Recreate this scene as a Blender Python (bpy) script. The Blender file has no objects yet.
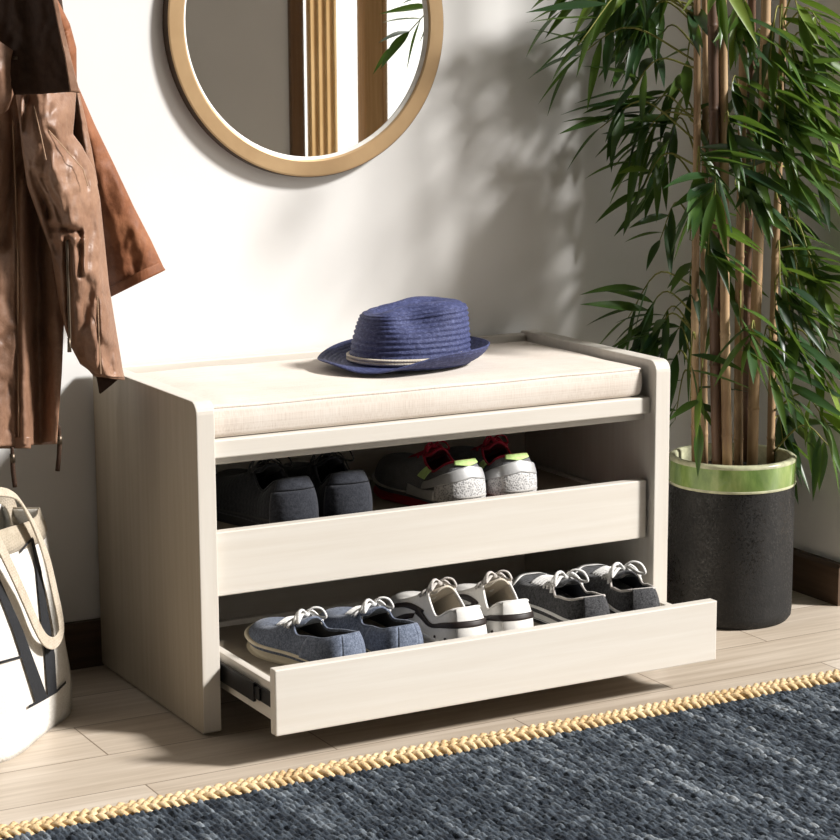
import bpy, bmesh, math, random
import numpy as np
from mathutils import Vector, Matrix, noise as mn
random.seed(7)
D = bpy.data
scene = bpy.context.scene
col = scene.collection
PI = math.pi

# ------------------------------------------------------------------ camera numbers
F, CX, CY, YAW, PITCH = 2189.03, 478.15, 436.19, math.radians(30.0187), math.radians(10.5995)
CAM = Vector((-1.1568, -2.7839, 0.9958))
RIGHT = Vector((math.cos(YAW), -math.sin(YAW), 0))
FWD = Vector((math.sin(YAW) * math.cos(PITCH), math.cos(YAW) * math.cos(PITCH), -math.sin(PITCH)))
UP = RIGHT.cross(FWD)

def at(px, py, Y):
    """point on the plane y=Y seen at photo pixel (px, py)"""
    d = FWD + RIGHT * ((px - CX) / F) - UP * ((py - CY) / F)
    return CAM + d * ((Y - CAM.y) / d.y)

def atz(px, py, Z):
    d = FWD + RIGHT * ((px - CX) / F) - UP * ((py - CY) / F)
    return CAM + d * ((Z - CAM.z) / d.z)

cam_data = D.cameras.new('camera')
cam = D.objects.new('camera', cam_data)
col.objects.link(cam)
cam.location = CAM
rot = Matrix((RIGHT, UP, -FWD)).transposed()
cam.rotation_euler = rot.to_euler()
cam_data.sensor_width = 36
cam_data.lens = F / 840 * 36
cam_data.shift_x = (420 - CX) / 840
cam_data.shift_y = (CY - 420) / 840
cam_data.clip_start = 0.05
scene.camera = cam

# ------------------------------------------------------------------ helpers
OFF = {}

class MB:
    def __init__(s):
        s.v, s.f = [], []
    def add(s, verts, faces):
        o = len(s.v)
        s.v += [Vector(p) for p in verts]
        s.f += [tuple(i + o for i in q) for q in faces]
        return s
    def box(s, x0, x1, y0, y1, z0, z1):
        v = [(x, y, z) for z in (z0, z1) for y in (y0, y1) for x in (x0, x1)]
        return s.add(v, [(0, 2, 3, 1), (4, 5, 7, 6), (0, 1, 5, 4), (2, 6, 7, 3), (0, 4, 6, 2), (1, 3, 7, 5)])
    def grid(s, rows, cu=False, cv=False):
        """rows: list of lists of points; cu closes each row, cv closes the row list"""
        nv, nu = len(rows), len(rows[0])
        f = []
        for j in range(nv if cv else nv - 1):
            for i in range(nu if cu else nu - 1):
                a, b = j * nu + i, j * nu + (i + 1) % nu
                c, d = ((j + 1) % nv) * nu + (i + 1) % nu, ((j + 1) % nv) * nu + i
                f.append((a, b, c, d))
        return s.add([p for r in rows for p in r], f)
    def cap(s, loop, flip=False):
        c = sum((Vector(p) for p in loop), Vector()) / len(loop)
        n = len(loop)
        return s.add(list(loop) + [c], [((i + 1) % n, i, n) if flip else (i, (i + 1) % n, n) for i in range(n)])
    def tube(s, path, r, n=8, caps=True, flat=1.0):
        path = [Vector(p) for p in path]
        rows = []
        m = len(path)
        nrm = None
        for i, p in enumerate(path):
            t = (path[min(i + 1, m - 1)] - path[max(i - 1, 0)])
            if t.length < 1e-9: t = Vector((0, 0, 1))
            t.normalize()
            if nrm is None:
                a = Vector((0, 0, 1)) if abs(t.z) < .9 else Vector((1, 0, 0))
                nrm = (a - t * a.dot(t)).normalized()
            else:
                nrm = (nrm - t * nrm.dot(t)).normalized()
            b = t.cross(nrm)
            rr = r[i] if isinstance(r, (list, tuple)) else r
            rows.append([p + nrm * (math.cos(k * 2 * PI / n) * rr * flat) + b * (math.sin(k * 2 * PI / n) * rr) for k in range(n)])
        s.grid(rows, cu=True)
        if caps:
            s.cap(rows[0], True); s.cap(rows[-1])
        return s
    def ribbon(s, path, sides, w, th=.002):
        """flat webbing: path points and side vectors (unit)"""
        rows = []
        m = len(path)
        for i, p in enumerate(path):
            p = Vector(p)
            t = (Vector(path[min(i + 1, m - 1)]) - Vector(path[max(i - 1, 0)])).normalized()
            sd = Vector(sides[i]); sd = (sd - t * sd.dot(t)).normalized()
            nn = t.cross(sd)
            rows.append([p - sd * w / 2 - nn * th / 2, p + sd * w / 2 - nn * th / 2, p + sd * w / 2 + nn * th / 2, p - sd * w / 2 + nn * th / 2])
        s.grid(rows, cu=True)
        s.cap(rows[0], True); s.cap(rows[-1])
        return s
    def build(s, name, mat, parent=None, smooth=False, bevel=0, seg=2, solid=0, sub=0, local=False, off=-1, mats=None, recalc=True):
        me = D.meshes.new(name)
        o = D.objects.new(name, me)
        shift = Vector()
        if parent is not None and not local:
            shift = OFF.get(parent, Vector())
        me.from_pydata([p - shift for p in s.v], [], s.f)
        if recalc:
            bm = bmesh.new(); bm.from_mesh(me)
            bmesh.ops.remove_doubles(bm, verts=bm.verts, dist=1e-6)
            bmesh.ops.recalc_face_normals(bm, faces=bm.faces)
            bm.to_mesh(me); bm.free()
        for m in (mats or [mat]): me.materials.append(m)
        if smooth:
            for p in me.polygons: p.use_smooth = True
        col.objects.link(o)
        if parent is not None:
            o.parent = parent
            OFF[o] = shift
        if sub:
            q = o.modifiers.new('subdivision', 'SUBSURF'); q.levels = q.render_levels = sub
        if solid:
            q = o.modifiers.new('solidify', 'SOLIDIFY'); q.thickness = solid; q.offset = off
            if mats and len(mats) > 1: q.material_offset = 1; q.material_offset_rim = 0
        if bevel:
            q = o.modifiers.new('bevel', 'BEVEL'); q.width = bevel; q.segments = seg; q.limit_method = 'ANGLE'; q.angle_limit = math.radians(40)
            q.harden_normals = False
        return o

def tag(o, label, cat, group=None):
    o['label'] = label; o['category'] = cat
    if group: o['group'] = group
    return o

def thing(name, label, cat, loc=(0, 0, 0), rz=0, group=None, local=False):
    o = D.objects.new(name, None)
    o.empty_display_size = .05
    col.objects.link(o)
    o.location = loc; o.rotation_euler = (0, 0, rz)
    OFF[o] = Vector() if local else Vector(loc)
    return tag(o, label, cat, group)

def struct(o):
    o['kind'] = 'structure'
    return o

def crom(pts, n, closed=False):
    """Catmull-Rom resample to n points"""
    P = [Vector(p) for p in pts]; m = len(P)
    segs = m if closed else m - 1
    out = []
    for k in range(n):
        u = k / n * segs if closed else k / (n - 1) * segs
        i = min(int(u), segs - 1); t = u - i
        if closed:
            a, b, c, d = P[(i - 1) % m], P[i], P[(i + 1) % m], P[(i + 2) % m]
        else:
            b, c = P[i], P[i + 1]
            a = P[i - 1] if i > 0 else b * 2 - c
            d = P[i + 2] if i + 2 < m else c * 2 - b
        out.append(.5 * ((2 * b) + (c - a) * t + (2 * a - 5 * b + 4 * c - d) * t * t + (3 * b - a - 3 * c + d) * t ** 3))
    return out

def lin(pts, n):
    """arc-length style linear resample of 2D points by index"""
    out = []
    m = len(pts) - 1
    for k in range(n):
        u = k / (n - 1) * m
        i = min(int(u), m - 1); t = u - i
        out.append(tuple(a * (1 - t) + b * t for a, b in zip(pts[i], pts[i + 1])))
    return out

def sm(a, b, x):
    t = min(max((x - a) / (b - a), 0), 1)
    return t * t * (3 - 2 * t)

# ------------------------------------------------------------------ materials
def srgb(r, g, b):
    f = lambda c: (c / 255 / 12.92) if c / 255 <= .04045 else ((c / 255 + .055) / 1.055) ** 2.4
    return (f(r), f(g), f(b), 1)

class NT:
    def __init__(s, name):
        s.m = D.materials.new(name); s.m.use_nodes = True
        s.t = s.m.node_tree; s.n = s.t.nodes; s.l = s.t.links
        s.b = s.n['Principled BSDF']
    def node(s, ty, **kw):
        q = s.n.new(ty)
        for k, v in kw.items(): setattr(q, k, v)
        return q
    def link(s, a, b): s.l.new(a, b)
    def coord(s, scale=(1, 1, 1), loc=(0, 0, 0), rot=(0, 0, 0), src='Object'):
        tc = s.node('ShaderNodeTexCoord'); mp = s.node('ShaderNodeMapping')
        mp.inputs['Scale'].default_value = scale; mp.inputs['Location'].default_value = loc; mp.inputs['Rotation'].default_value = rot
        s.link(tc.outputs[src], mp.inputs['Vector'])
        return mp.outputs['Vector']
    def noise(s, vec, scale, detail=4, rough=.55, dist=0):
        q = s.node('ShaderNodeTexNoise')
        q.inputs['Scale'].default_value = scale; q.inputs['Detail'].default_value = detail
        q.inputs['Roughness'].default_value = rough; q.inputs['Distortion'].default_value = dist
        if vec is not None: s.link(vec, q.inputs['Vector'])
        return q.outputs['Fac']
    def ramp(s, fac, stops):
        q = s.node('ShaderNodeValToRGB'); e = q.color_ramp.elements
        while len(e) < len(stops): e.new(.5)
        for k, (p, c) in enumerate(stops): e[k].position = p; e[k].color = c
        s.link(fac, q.inputs['Fac'])
        return q.outputs['Color']
    def mix(s, fac, a, b, mode='MIX'):
        q = s.node('ShaderNodeMix', data_type='RGBA', blend_type=mode)
        for sock, val in ((q.inputs['Factor'], fac), (q.inputs[6], a), (q.inputs[7], b)):
            if hasattr(val, 'is_linked') or hasattr(val, 'links'): s.link(val, sock)
            else: sock.default_value = val
        return q.outputs[2]
    def math(s, op, a, b=0.0):
        q = s.node('ShaderNodeMath', operation=op)
        for sock, val in ((q.inputs[0], a), (q.inputs[1], b)):
            if hasattr(val, 'links'): s.link(val, sock)
            else: sock.default_value = val
        return q.outputs[0]
    def bump(s, h, strength=.3, dist=.002):
        q = s.node('ShaderNodeBump')
        q.inputs['Strength'].default_value = strength; q.inputs['Distance'].default_value = dist
        s.link(h, q.inputs['Height']); s.link(q.outputs['Normal'], s.b.inputs['Normal'])
    def set(s, col=None, rough=None, metal=None, spec=None, sheen=None):
        def put(sock, v):
            if hasattr(v, 'links'): s.link(v, sock)
            else: sock.default_value = v
        if col is not None: put(s.b.inputs['Base Color'], col)
        if rough is not None: put(s.b.inputs['Roughness'], rough)
        if metal is not None: put(s.b.inputs['Metallic'], metal)
        if spec is not None: put(s.b.inputs['Specular IOR Level'], spec)
        if sheen is not None: put(s.b.inputs['Sheen Weight'], sheen)
        return s.m

def flat_mat(name, c, rough=.6, var=.12, scale=60, bump=.15, bdist=.001, spec=.4, metal=0, stretch=(1, 1, 1)):
    t = NT(name)
    v = t.coord(stretch)
    n = t.noise(v, scale, 5)
    lo = tuple(x * (1 - var) for x in c[:3]) + (1,); hi = tuple(min(1, x * (1 + var)) for x in c[:3]) + (1,)
    t.set(t.ramp(n, [(.3, lo), (.7, hi)]), rough, metal, spec)
    if bump: t.bump(n, bump, bdist)
    return t.m

def wood_mat(name, lo, hi, grain, rough=.5, bump=.12):
    """pale veneer; grain = axis along which the fibres run"""
    t = NT(name)
    sc = [55, 55, 55]; sc['xyz'.index(grain)] = 2.2
    v = t.coord(tuple(sc))
    a = t.noise(v, 1.6, 6, .6, .3)
    sc2 = [9, 9, 9]; sc2['xyz'.index(grain)] = .9
    b = t.noise(t.coord(tuple(sc2)), 1.0, 3, .5, .6)
    f = t.math('ADD', t.math('MULTIPLY', a, .65), t.math('MULTIPLY', b, .35))
    t.set(t.ramp(f, [(.33, lo), (.52, tuple((x + y) / 2 for x, y in zip(lo, hi))), (.68, hi)]), rough, spec=.35)
    t.bump(a, bump, .0012)
    return t.m

def fabric_mat(name, c1, c2, scale=900, rough=.9, bump=.4, mott=25, sheen=.1, bdist=.0006):
    """plain weave: crossed threads from two wave textures plus mottling"""
    t = NT(name)
    v = t.coord()
    hs = []
    for ax in ('X', 'Z'):
        w = t.node('ShaderNodeTexWave', bands_direction=ax)
        w.inputs['Scale'].default_value = scale / 20; w.inputs['Distortion'].default_value = 1.5
        w.inputs['Detail'].default_value = 1
        t.link(v, w.inputs['Vector']); hs.append(w.outputs['Fac'])
    n = t.noise(v, mott, 6, .7)
    n2 = t.noise(v, scale * .6, 2)
    h = t.math('ADD', t.math('MULTIPLY', hs[0], hs[1]), n2)
    f = t.math('ADD', t.math('MULTIPLY', n, .5), t.math('MULTIPLY', n2, .5))
    t.set(t.ramp(f, [(.36, c1), (.64, c2)]), rough, spec=.2, sheen=sheen)
    t.bump(h, bump, bdist)
    return t.m

M = {}
# plaster wall
t = NT('plaster_wall'); n = t.noise(t.coord(), 3, 5); n2 = t.noise(t.coord(), 90, 4)
t.set(t.ramp(n, [(.3, (.80, .785, .76, 1)), (.7, (.84, .825, .80, 1))]), .9, spec=.15); t.bump(n2, .05, .002); M['wall'] = t.m
t = NT('grey_wall'); n = t.noise(t.coord(), 2, 5)
t.set(t.ramp(n, [(.3, (.70, .67, .63, 1)), (.7, (.76, .73, .69, 1))]), .9, spec=.15); M['wall_grey'] = t.m
# floor of pale oak boards
t = NT('oak_floor_boards')
v = t.coord(loc=(-.14 + .286, .145, 0), src='Object')
br = t.node('ShaderNodeTexBrick'); br.offset = .5; br.offset_frequency = 2; br.squash = 1
br.inputs['Scale'].default_value = 1; br.inputs['Brick Width'].default_value = .572; br.inputs['Row Height'].default_value = .139
br.inputs['Mortar Size'].default_value = .0012; br.inputs['Mortar Smooth'].default_value = .2; br.inputs['Bias'].default_value = 0
br.inputs['Color1'].default_value = (0, 0, 0, 1); br.inputs['Color2'].default_value = (1, 1, 1, 1)
t.link(v, br.inputs['Vector'])
g1 = t.noise(t.coord((1.3, 26, 1)), 3.0, 6, .62, .5)
g2 = t.noise(t.coord((1, 7, 1)), 2.2, 3, .5, .8)
f = t.math('ADD', t.math('ADD', t.math('MULTIPLY', g1, .5), t.math('MULTIPLY', g2, .32)), t.math('MULTIPLY', br.outputs['Color'], .18))
c = t.ramp(f, [(.30, (.43, .35, .265, 1)), (.5, (.59, .505, .41, 1)), (.68, (.72, .64, .545, 1))])
c = t.mix(br.outputs['Fac'], c, (.24, .18, .13, 1))
t.set(c, .42, spec=.4)
h = t.math('SUBTRACT', t.math('MULTIPLY', g1, .25), br.outputs['Fac']); t.bump(h, .35, .002)
M['floor'] = t.m
M['base'] = wood_mat('walnut_baseboard', (.055, .033, .02, 1), (.12, .075, .045, 1), 'x', .45)
M['base_y'] = wood_mat('walnut_baseboard_side', (.055, .033, .02, 1), (.12, .075, .045, 1), 'y', .45)
lo, hi = (.665, .612, .535, 1), (.74, .70, .635, 1)
M['ash_v'] = wood_mat('whitewashed_ash_upright', lo, hi, 'z')
M['ash_shade'] = wood_mat('ash_veneer_shade', (.36, .30, .22, 1), (.45, .385, .295, 1), 'z')
M['ash_h'] = wood_mat('whitewashed_ash_level', lo, hi, 'x')
M['ash_d'] = wood_mat('whitewashed_ash_depth', lo, hi, 'y')
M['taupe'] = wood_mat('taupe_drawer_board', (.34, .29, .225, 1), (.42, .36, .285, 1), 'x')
M['frame_wood'] = wood_mat('honey_window_wood', (.36, .20, .08, 1), (.62, .40, .19, 1), 'z')
M['frame_dark'] = wood_mat('dark_window_wood', (.12, .06, .025, 1), (.22, .12, .055, 1), 'z')
M['black_metal'] = flat_mat('black_slide_metal', (.02, .02, .021, 1), .35, bump=.05, metal=.7)
M['steel'] = flat_mat('steel', (.6, .58, .55, 1), .3, metal=1, bump=.03)

# ------------------------------------------------------------------ the room
WALL_Y, WALL_X = .427, 1.256
o = MB().box(-1.6, WALL_X + .12, WALL_Y, WALL_Y + .12, 0, 2.6).build('wall_back', M['wall']); struct(o)
X1, FY = WALL_X + .12, -3.1
o = MB().box(WALL_X, X1, .110, WALL_Y, 0, 2.6).build('wall_right', M['wall']); struct(o)      # pier between the corner and the window bay
o = MB().box(-2.6, 1.995, FY - .10, FY, 0, 2.6).build('wall_front', M['wall_grey']); struct(o)  # wall facing the bench, seen in the mirror
o = MB().box(-1.7, 4.2, FY - .10, WALL_Y + .12, -.08, 0).build('floor', M['floor']); struct(o)
m = MB()
prof = [(0, 0), (.015, 0), (.015, .066), (.011, .073), (0, .0735)]
def strip(m, a, b, nx, ny):
    rows = []
    for q in (a, b):
        rows.append([Vector((q[0] + nx * d, q[1] + ny * d, z)) for d, z in prof])
    m.grid(rows, cu=True); m.cap(rows[0], True); m.cap(rows[1])
    return m
o = strip(MB(), (-1.6, WALL_Y), (WALL_X, WALL_Y), 0, -1).build('baseboard_back', M['base']); struct(o)
o = strip(MB(), (WALL_X, WALL_Y - .015), (WALL_X, .110), -1, 0).build('baseboard_right', M['base_y']); struct(o)

# floor-length window beside the front wall: wooden posts, seen in the mirror
WX = 1.995
m = MB()
m.box(WX + .285, WX + .355, FY - .06, FY, 0, 2.45)
m.box(WX + .365, WX + .385, FY - .05, FY - .02, 0, 2.45)
m.box(WX, WX + .50, FY - .06, FY, 2.38, 2.45)
m.box(WX, WX + .50, FY - .06, FY, 0, .08)
win = struct(m.build('window_1', M['frame_wood'], bevel=.006))
m = MB().box(WX, WX + .05, FY - .08, FY + .02, 0, 2.5)
o = m.build('window_casing', M['frame_dark'], win, bevel=.004)
t = NT('tan_curtain'); n = t.noise(t.coord((20, 20, 2)), 2, 4)
c = t.ramp(n, [(.3, (.52, .33, .14, 1)), (.7, (.70, .50, .26, 1))]); t.set(c, .9, spec=.1)
tr = t.node('ShaderNodeBsdfTranslucent'); mx = t.node('ShaderNodeMixShader'); mx.inputs['Fac'].default_value = .55
t.link(c, tr.inputs['Color']); t.link(t.b.outputs['BSDF'], mx.inputs[1]); t.link(tr.outputs[0], mx.inputs[2]); t.link(mx.outputs[0], t.n['Material Output'].inputs['Surface'])
M['curtain'] = t.m
rows = []
for z in np.linspace(.02, 2.40, 14):
    rows.append([Vector((WX + .05 + .115 * k / 40, FY + .035 + .018 * math.sin(k * .62), z)) for k in range(41)])
cu = thing('curtain', 'tan curtain beside the window, reflected in the round mirror', 'curtain', (WX + .1, FY + .035, .02))
MB().grid(rows).build('curtain_cloth', M['curtain'], cu, smooth=True)
MB().tube([Vector((WX - .02, FY + .035, 2.41)), Vector((WX + .5, FY + .035, 2.41))], .012, 10).build('curtain_rod', M['steel'], cu, smooth=True)
# paving outside the window
t = NT('outdoor_paving'); t.set(t.ramp(t.noise(t.coord(), 5, 4), [(.3, (.6, .58, .54, 1)), (.7, (.72, .7, .66, 1))]), .8); M['paving'] = t.m
o = MB().box(-2.6, 9, -9, FY - .101, -.1, -.02).build('ground', M['paving']); struct(o)

# ------------------------------------------------------------------ storage bench
W, DP, H, T = .80, .4113, .4831, .0277
bench = thing('storage_bench', 'pale whitewashed wood shoe storage bench with two open drawers', 'bench', (.4, .2, 0))
def side_prof():
    r = .018
    pts = [(0, .007), (.004, .003), (DP - .004, .003), (DP, .007), (DP, H - .004), (DP - .004, H)]
    cx, cz = .012 + r, H - r
    pts += [(r * (1 - math.sin(a)), H - r * (1 - math.cos(a))) for a in np.linspace(0, PI / 2, 7)]
    return pts
for x0 in (0, W - T):
    pr = side_prof()
    m = MB()
    rows = [[Vector((x, y, z)) for y, z in pr] for x in (x0, x0 + T)]
    m.grid(rows, cu=True)
    n = len(pr)
    m.add(rows[0], [tuple(range(n))]); m.add(rows[1], [tuple(range(n))])
    o = m.build('side_panel', M['ash_v'], bench, bevel=.0015, mats=[M['ash_v'], M['ash_shade']])
    for p in o.data.polygons:                       # left panel's outer face: its shade put into a darker veneer colour
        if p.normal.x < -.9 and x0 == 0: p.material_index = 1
for xa in (.004, W - T + .004):
    for ya in (.02, DP - .06):
        MB().box(xa, xa + T - .008, ya, ya + .04, 0, .0032).build('foot_glide', M['black_metal'], bench)
MB().box(T, W - T, DP - .018, DP, .02, .40).build('back_panel', M['ash_h'], bench)
MB().box(T, W - T, DP - .022, DP, .40, H - .004).build('back_rail', M['ash_h'], bench, bevel=.002)
MB().box(T, W - T, .0138, DP - .018, .3985, .4245).build('seat_board', M['ash_h'], bench, bevel=.002)
MB().box(T, W - T, .030, .048, .3865, .3984).build('seat_apron', M['ash_h'], bench, bevel=.001)
MB().box(T, W - T, DP - .05, DP - .018, .012, .045).build('rear_stretcher', M['ash_h'], bench, bevel=.002)

def drawer(yf, zf0, zf1, depth, drop):
    x0, x1 = T + .004, W - T - .004
    zb = zf1 - drop                      # tray floor top
    m = MB()
    for xa in (x0 + .010, x1 - .022):
        m.box(xa, xa + .012, yf + .0181, yf + depth, zf0 + .012, zf1 - .028)
    m.box(x0 + .022, x1 - .022, yf + depth - .012, yf + depth, zf0 + .012, zf1 - .028)
    d = m.build('drawer', M['ash_d'], bench, bevel=.001)
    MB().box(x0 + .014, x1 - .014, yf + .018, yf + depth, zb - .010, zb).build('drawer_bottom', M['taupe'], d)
    MB().box(x0, x1, yf, yf + .018, zf0, zf1).build('drawer_front', M['ash_h'], d, bevel=.0018)
    for sx in (x0 + .010, x1 - .010):
        sg = -1 if sx < .4 else 1
        zc = (zf0 + zf1) / 2 - .004
        q = MB()
        a, b = sorted((sx + sg * .0005, sx + sg * .0045)); q.box(a, b, yf + .020, yf + depth, zc - .0105, zc + .0105)
        a, b = sorted((sx + sg * .0045, sx + sg * .0095)); q.box(a, b, yf + .075, yf + depth, zc - .014, zc + .014)
        a, b = sorted((sx + sg * .0045, sx + sg * .0075)); q.box(a, b, yf + .060, yf + .080, zc - .009, zc + .009)
        q.build('slide_rail', M['black_metal'], d, bevel=.001)
    return zb
ZU = drawer(.0155, .1982, .2917, .36, .031)
ZL = drawer(-.1776, .0462, .1395, .37, .036)

# ------------------------------------------------------------------ seat cushion
t = NT('oatmeal_linen')
v = t.coord()
wv = []
for sc in ((1, 260, 260), (260, 260, 1.5)):
    wv.append(t.noise(t.coord(sc), 2.4, 3, .6))
mo = t.noise(v, 14, 5, .6)
f = t.math('ADD', t.math('ADD', t.math('MULTIPLY', wv[0], .35), t.math('MULTIPLY', wv[1], .35)), t.math('MULTIPLY', mo, .3))
t.set(t.ramp(f, [(.34, (.60, .51, .43, 1)), (.5, (.74, .66, .58, 1)), (.66, (.82, .76, .69, 1))]), .95, spec=.1, sheen=.15)
t.bump(f, .35, .0015); M['linen'] = t.m
def cushion():
    x0, x1, y0, y1, z0, z1 = T + .003, W - T - .012, .024, DP - .040, .425, .4755
    m = MB()
    nx, ny = 60, 30
    def pt(u, v, top):
        x = x0 + (x1 - x0) * u; y = y0 + (y1 - y0) * v
        e = min(u * (x1 - x0), (1 - u) * (x1 - x0), v * (y1 - y0), (1 - v) * (y1 - y0))
        puff = sm(0, .05, e)
        wob = .0016 * mn.noise(Vector((x * 9, y * 9, 3 if top else 7)))
        return Vector((x, y, (z1 - .004 + .005 * puff + wob) if top else z0))
    rows = []
    us = [0] + [.0 + i / nx for i in range(nx + 1)][0:] 
    us = [i / nx for i in range(nx + 1)]; vs = [i / ny for i in range(ny + 1)]
    top = [[pt(u, v, True) for u in us] for v in vs]
    m.grid(top)
    m.grid([[pt(u, v, False) for u in us] for v in vs])
    def wall(loop_t, loop_b):
        rr = []
        for k in range(6):
            s = k / 5
            rr.append([a.lerp(b, s) for a, b in zip(loop_t, loop_b)])
        return rr
    per = [pt(u, 0, True) for u in us] + [pt(1, v, True) for v in vs[1:]] + [pt(u, 1, True) for u in us[::-1][1:]] + [pt(0, v, True) for v in vs[::-1][1:-1]]
    perb = [pt(u, 0, False) for u in us] + [pt(1, v, False) for v in vs[1:]] + [pt(u, 1, False) for u in us[::-1][1:]] + [pt(0, v, False) for v in vs[::-1][1:-1]]
    c = Vector(((x0 + x1) / 2, (y0 + y1) / 2, 0))
    rr = wall(per, perb)
    for k, r in enumerate(rr):
        bul = .004 * math.sin(PI * k / 5)
        for i, p in enumerate(r):
            dx = -1 if p.x < x0 + 1e-5 else 1 if p.x > x1 - 1e-5 else 0
            dy = -1 if p.y < y0 + 1e-5 else 1 if p.y > y1 - 1e-5 else 0
            if 0 < k < 5: p.x += dx * min(bul, .003); p.y += dy * bul
    m.grid(rr, cu=True)
    root = thing('seat_cushion', 'oatmeal linen seat cushion lying on top of the bench', 'cushion', (.4, .2, .425))
    m.build('cushion_cover', M['linen'], root, smooth=True, bevel=.007, seg=3)
    loop = [p + Vector((0, 0, .0)) for p in per]
    def pipe(per, dz):
        k = MB(); k.tube([p + Vector((0, 0, dz)) for p in per] + [per[0] + Vector((0, 0, dz)), per[1] + Vector((0, 0, dz))], .0018, 6, caps=False)
        return k
    pipe([p.lerp(c + Vector((0, 0, p.z)), .004) for p in per], -.003).build('piping', M['linen'], root, smooth=True)
cushion()

# ------------------------------------------------------------------ straw hat
t = NT('navy_straw')
v = t.coord()
n = t.noise(t.coord((1, 1, 1)), 160, 4, .7)
n2 = t.noise(t.coord((160, 160, 420)), 1.2, 3, .7)
t.set(t.ramp(t.math('ADD', t.math('MULTIPLY', n, .5), t.math('MULTIPLY', n2, .5)), [(.36, (.022, .028, .085, 1)), (.52, (.05, .062, .165, 1)), (.68, (.13, .15, .30, 1))]), .62, spec=.4)
t.bump(t.math('ADD', n, n2), .7, .002); M['straw'] = t.m
M['rope'] = fabric_mat('cream_rope', (.55, .47, .36, 1), (.82, .76, .66, 1), 1500, bump=.6)
M['hat_in'] = flat_mat('navy_straw_inside', (.02, .025, .07, 1), .8)
def hat():
    cx, cy, zb = .438, .19, .4815
    root = thing('straw_hat', 'navy blue woven straw trilby hat on the seat cushion', 'hat', (cx, cy, zb))
    NA = 96
    a0, b0 = .0975, .080
    def ring(a, b, z, fx=0, dent=0):
        out = []
        for k in range(NA):
            th = 2 * PI * k / NA
            e = 2.15
            c, s = math.cos(th), math.sin(th)
            x = a * abs(c) ** (2 / e) * (1 if c >= 0 else -1); y = b * abs(s) ** (2 / e) * (1 if s >= 0 else -1)
            out.append(Vector((cx + fx + x, cy + y, z)))
        return out
    rows = []
    NR = 60
    hh = .100
    for j in range(NR + 1):
        u = j / NR
        if u < .66:
            w = u / .66
            z = hh * .82 * w; k = 1 - .07 * w - .05 * w * w
        else:
            w = (u - .66) / .34
            ang = w * PI / 2
            z = hh * (.82 + .18 * math.sin(ang)); k = .88 * (1 - .0) * (math.cos(ang) ** .62) if w < 1 else .0
        rg = ring(a0 * k, b0 * k, zb + z, fx=.012 * u)
        nr = []
        for p in rg:
            lx, ly, lz = (p.x - cx), (p.y - cy), (p.z - zb)
            h = lz / hh
            # lengthwise teardrop crease on top
            cr = math.exp(-(ly / .020) ** 2) * sm(.80, 1.0, h) * sm(-.09, -.02, lx) * sm(.085, .03, lx)
            # the two front pinches
            pin = 0
            for sy in (-1, 1):
                d2 = ((lx + .016) / .034) ** 2 + ((ly - sy * .055) / .034) ** 2 + ((lz - .082) / .026) ** 2
                pin += math.exp(-d2) * sy
            drop = .016 * cr + .012 * sm(.0, -.09, lx) * sm(.5, 1, h)
            rib = .0013 * math.sin(2 * PI * j / 4 + .6) + .0005 * mn.noise(p * 90)
            rad = Vector((lx, ly, 0)).normalized() if (abs(lx) + abs(ly)) > 1e-4 else Vector()
            q = p + rad * rib
            q.y -= .024 * pin
            q.z -= drop + .008 * abs(pin)
            nr.append(q)
        rows.append(nr)
    m = MB().grid(rows, cu=True)
    m.build('crown', M['straw'], root, smooth=True, recalc=True)
    # brim
    rows = []
    NB = 28
    for j in range(NB + 1):
        u = j / NB
        r = []
        for k in range(NA):
            th = 2 * PI * k / NA
            c, s = math.cos(th), math.sin(th)
            back = sm(-.55, .55, c * .85 - s * .40)     # turned up at the back and along the near side
            near = sm(-.2, .9, c)
            wid = .046 + .002 * (-c) - .004 * back
            a = a0 * .99 + wid * u; b = b0 * .99 + wid * u
            z = .0035 + (.024 * back + .002 * near) * u ** 1.4 - .0035 * (1 - back) * u + (.0125 * math.exp(-((th - PI) / .5) ** 2)) * u ** 2
            if s > 0: z += .026 * s * s * u ** 1.5 * (1 - near)
            tuck = .010 * back * u ** 3
            e = 2.1
            x = (a - tuck) * abs(c) ** (2 / e) * (1 if c >= 0 else -1); y = (b - tuck) * abs(s) ** (2 / e) * (1 if s >= 0 else -1)
            rib = .0008 * math.sin(2 * PI * j / 4)
            r.append(Vector((cx + x, cy + y, zb + z + rib)))
        rows.append(r)
    m = MB().grid(rows, cu=True)
    m.build('brim', M['straw'], root, smooth=True, solid=.0022, off=0, recalc=True)
    m = MB()
    for zz in (.010, .0148):
        rg = ring(a0 * 1.005, b0 * 1.005, zb + zz)
        path = []
        for p in rg: path.append(p)
        m.tube(path + path[:2], .0026, 6, caps=False)
    # knot ends
    kx = Vector((cx + .005, cy - b0 * 1.03, zb + .016))
    m.tube([kx, kx + Vector((.02, -.004, .002)), kx + Vector((.04, -.003, .008))], [.003, .0024, .0014], 6)
    m.build('hat_band', M['rope'], root, smooth=True)
hat()

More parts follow.
